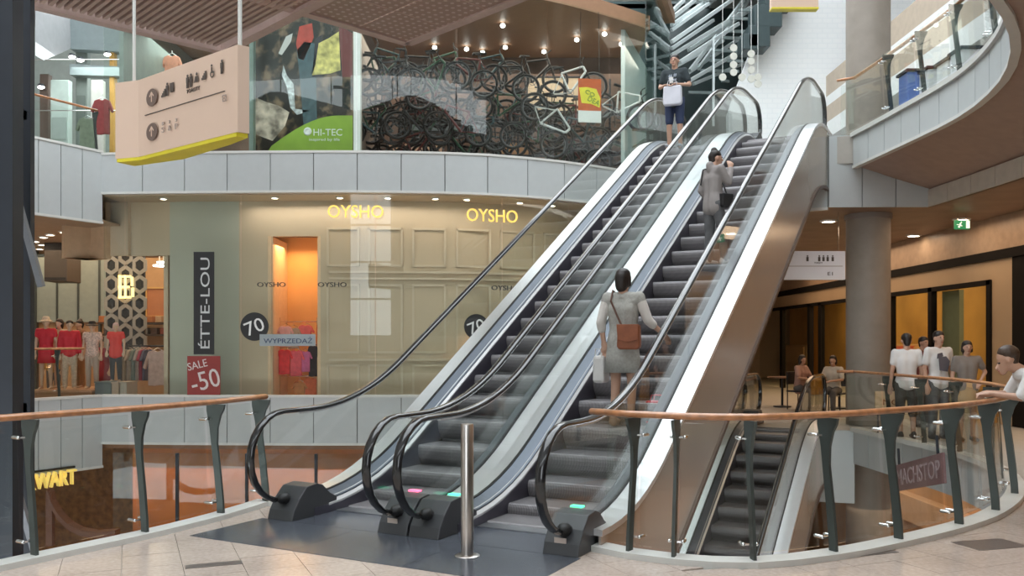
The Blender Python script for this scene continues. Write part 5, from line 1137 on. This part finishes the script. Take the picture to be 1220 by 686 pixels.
# ---------------------------------------------------------------- lower floor
struct('wall_back', MB().prism([p+Vector((0, 1.6)) for p in OY]+[p+Vector((0, 1.8)) for p in OY][::-1], -5.4, -.6), ORANGEW)
struct('wall_back', MB().box(-22, -9.2, 24, 24.1, -5.4, -.6), mat('lower_amber_wall', (.30, .14, .04), .5, vary=.4))
rt = thing('window_6', None, None); rt['kind'] = 'structure'
for ca_, cb2 in ((122, 200), (200, 285), (285, 370), (370, 447), (447, 530), (530, 620)):
    a, b = oyp(ca_)[1]+Vector((0, .5)), oyp(cb2)[1]+Vector((0, .5)); a = a+(b-a).normalized()*.02
    MB().prism([a, b, b+Vector((0, .02)), a+Vector((0, .02))], -5.3, -.9).build('glass_pane', SHOPGLASS, rt)
    MB().box(b.x-.03, b.x+.03, b.y-.03, b.y+.05, -5.4, -.9).build('mullion', DARKSTEEL, rt)
MB().prism([p+Vector((0, .4)) for p in OY]+[p+Vector((0, .6)) for p in OY][::-1], -3.05, -2.75).build('transom', mat('dark_orange_band', (.16, .05, .02), .4), rt)
struct('ceiling', MB().prism([p+Vector((0, .1)) for p in OY]+[Vector((3.5, 30)), Vector((-26, 30)), Vector((-26, 14))]+[p+Vector((-.1, .1)) for p in WING[1:]], -.75, -.62), mat('lower_ceiling_brown', (.30, .16, .08), .5))
r = thing('timber_arch', 'curved dark timber arch of the lower shop at the left', 'arch', (-8, 17, -4)); D = 17.5
MB().sweep([P(x, y, D) for x, y in ((60, 585), (64, 600), (72, 614), (84, 626), (98, 633), (116, 636), (140, 634))], [(-.12, -.06), (.12, -.06), (.12, .06), (-.12, .06)]).build('rib', mat('arch_timber', (.14, .05, .02), .4), r)
MB().bar(P(60, 585, D), P(60, 650, D), .12).build('post', mat('arch_timber', (0, 0, 0)), r)
D = 18.4; r = thing('shop_lettering', 'gold capital lettering under the white panels at the lower left', 'sign', P(58, 573, D)); M = frame(P(60, 571, D), (.62, 1, 0)); text('letters', 'KWART', M, 1.05, .32, GOLD, r, .05)
MB(M).box(-.55, .55, .18, .22, -.05, 0).build('mounting_rail', BLACK, r)
# lower right shops and displays
struct('wall_right', MB().box(9.6, 9.7, 8, 40, -5.4, -.6), mat('lower_tan_wall', (.52, .34, .2), .5, vary=.2, scale=.7))
struct('trim_8', MB().box(9.3, 9.6, 9, 30, -2.6, -2.0), mat('band_tan_low', (.6, .42, .28), .5))
r = thing('sign_reflection_board', 'dull purple-brown reflection of shop capitals, built as a tilted board below the railing', 'sign', (8.2, 14.5, -1.9)); D1 = 15.5  # reflected lettering modelled as a solid tilted board, hanger rods added
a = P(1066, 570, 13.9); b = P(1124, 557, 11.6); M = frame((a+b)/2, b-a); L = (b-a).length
MB(M).box(-L/2, L/2, -.2, .2, -.03, 0).build('board', mat('reflection_purple_brown', (.22, .12, .12), .5), r); text('letters', 'MACHSTOP', M, L*.88, .24, mat('reflection_letters_lilac', (.42, .32, .33), .5, vary=0), r)
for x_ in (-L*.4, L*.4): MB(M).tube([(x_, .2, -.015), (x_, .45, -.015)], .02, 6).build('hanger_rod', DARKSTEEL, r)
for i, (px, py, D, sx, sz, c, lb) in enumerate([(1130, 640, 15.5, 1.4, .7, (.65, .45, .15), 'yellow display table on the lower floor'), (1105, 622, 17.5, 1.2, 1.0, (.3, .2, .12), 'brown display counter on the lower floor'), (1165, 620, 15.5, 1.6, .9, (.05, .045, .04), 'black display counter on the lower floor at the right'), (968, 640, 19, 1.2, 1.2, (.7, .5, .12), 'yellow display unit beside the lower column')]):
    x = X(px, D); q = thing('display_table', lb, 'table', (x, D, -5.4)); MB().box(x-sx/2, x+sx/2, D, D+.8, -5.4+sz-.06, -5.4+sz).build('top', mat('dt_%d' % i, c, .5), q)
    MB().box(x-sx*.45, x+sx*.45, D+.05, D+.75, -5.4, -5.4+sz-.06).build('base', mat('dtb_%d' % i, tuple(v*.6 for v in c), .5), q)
# ---------------------------------------------------------------- building behind the camera, seen only in reflections
struct('wall_front', MB().box(-26, -8, -9.2, -9, -5.4, 14).box(-2.5, 16, -9.2, -9, -5.4, 14).box(-8, -2.5, -9.2, -9, -5.4, 1.9).box(-8, -2.5, -9.2, -9, 10, 14), mat('rear_wall', (.22, .20, .18), .6))
rt = thing('window_7', None, None); rt['kind'] = 'structure'
for i in range(5): MB().box(-8+i*1.375-.04, -8+i*1.375+.04, -9.15, -9, 1.9, 10).build('mullion', DARKSTEEL, rt)
for i in range(5): MB().box(-8, -2.5, -9.15, -9.02, 1.9+i*2.0, 2.0+i*2.0).build('transom', DARKSTEEL, rt)

# outer walls and the solid rim of the roof round the glazed opening over the atrium
struct('wall_left', MB().box(-26.2, -26, -9, 42, -5.4, 16), mat('outer_wall', (.5, .47, .43), .7))
struct('wall_right', MB().box(16, 16.2, -9, 42, -5.4, 16), mat('outer_wall', (0, 0, 0)))
struct('ceiling', MB().box(-26, -9.5, -9, 42, 16, 16.2).box(8.5, 16, -9, 42, 16, 16.2).box(-9.5, 8.5, -9, 1.0, 16, 16.2).box(-9.5, 8.5, 38, 42, 16, 16.2), mat('roof_soffit', (.55, .55, .53), .7))
for i in range(9):
    y = 3+i*4.2; root_ = struct('trim_9', MB().box(-9.5, 8.5, y-.08, y+.08, 15.8, 16.1), WHITE)
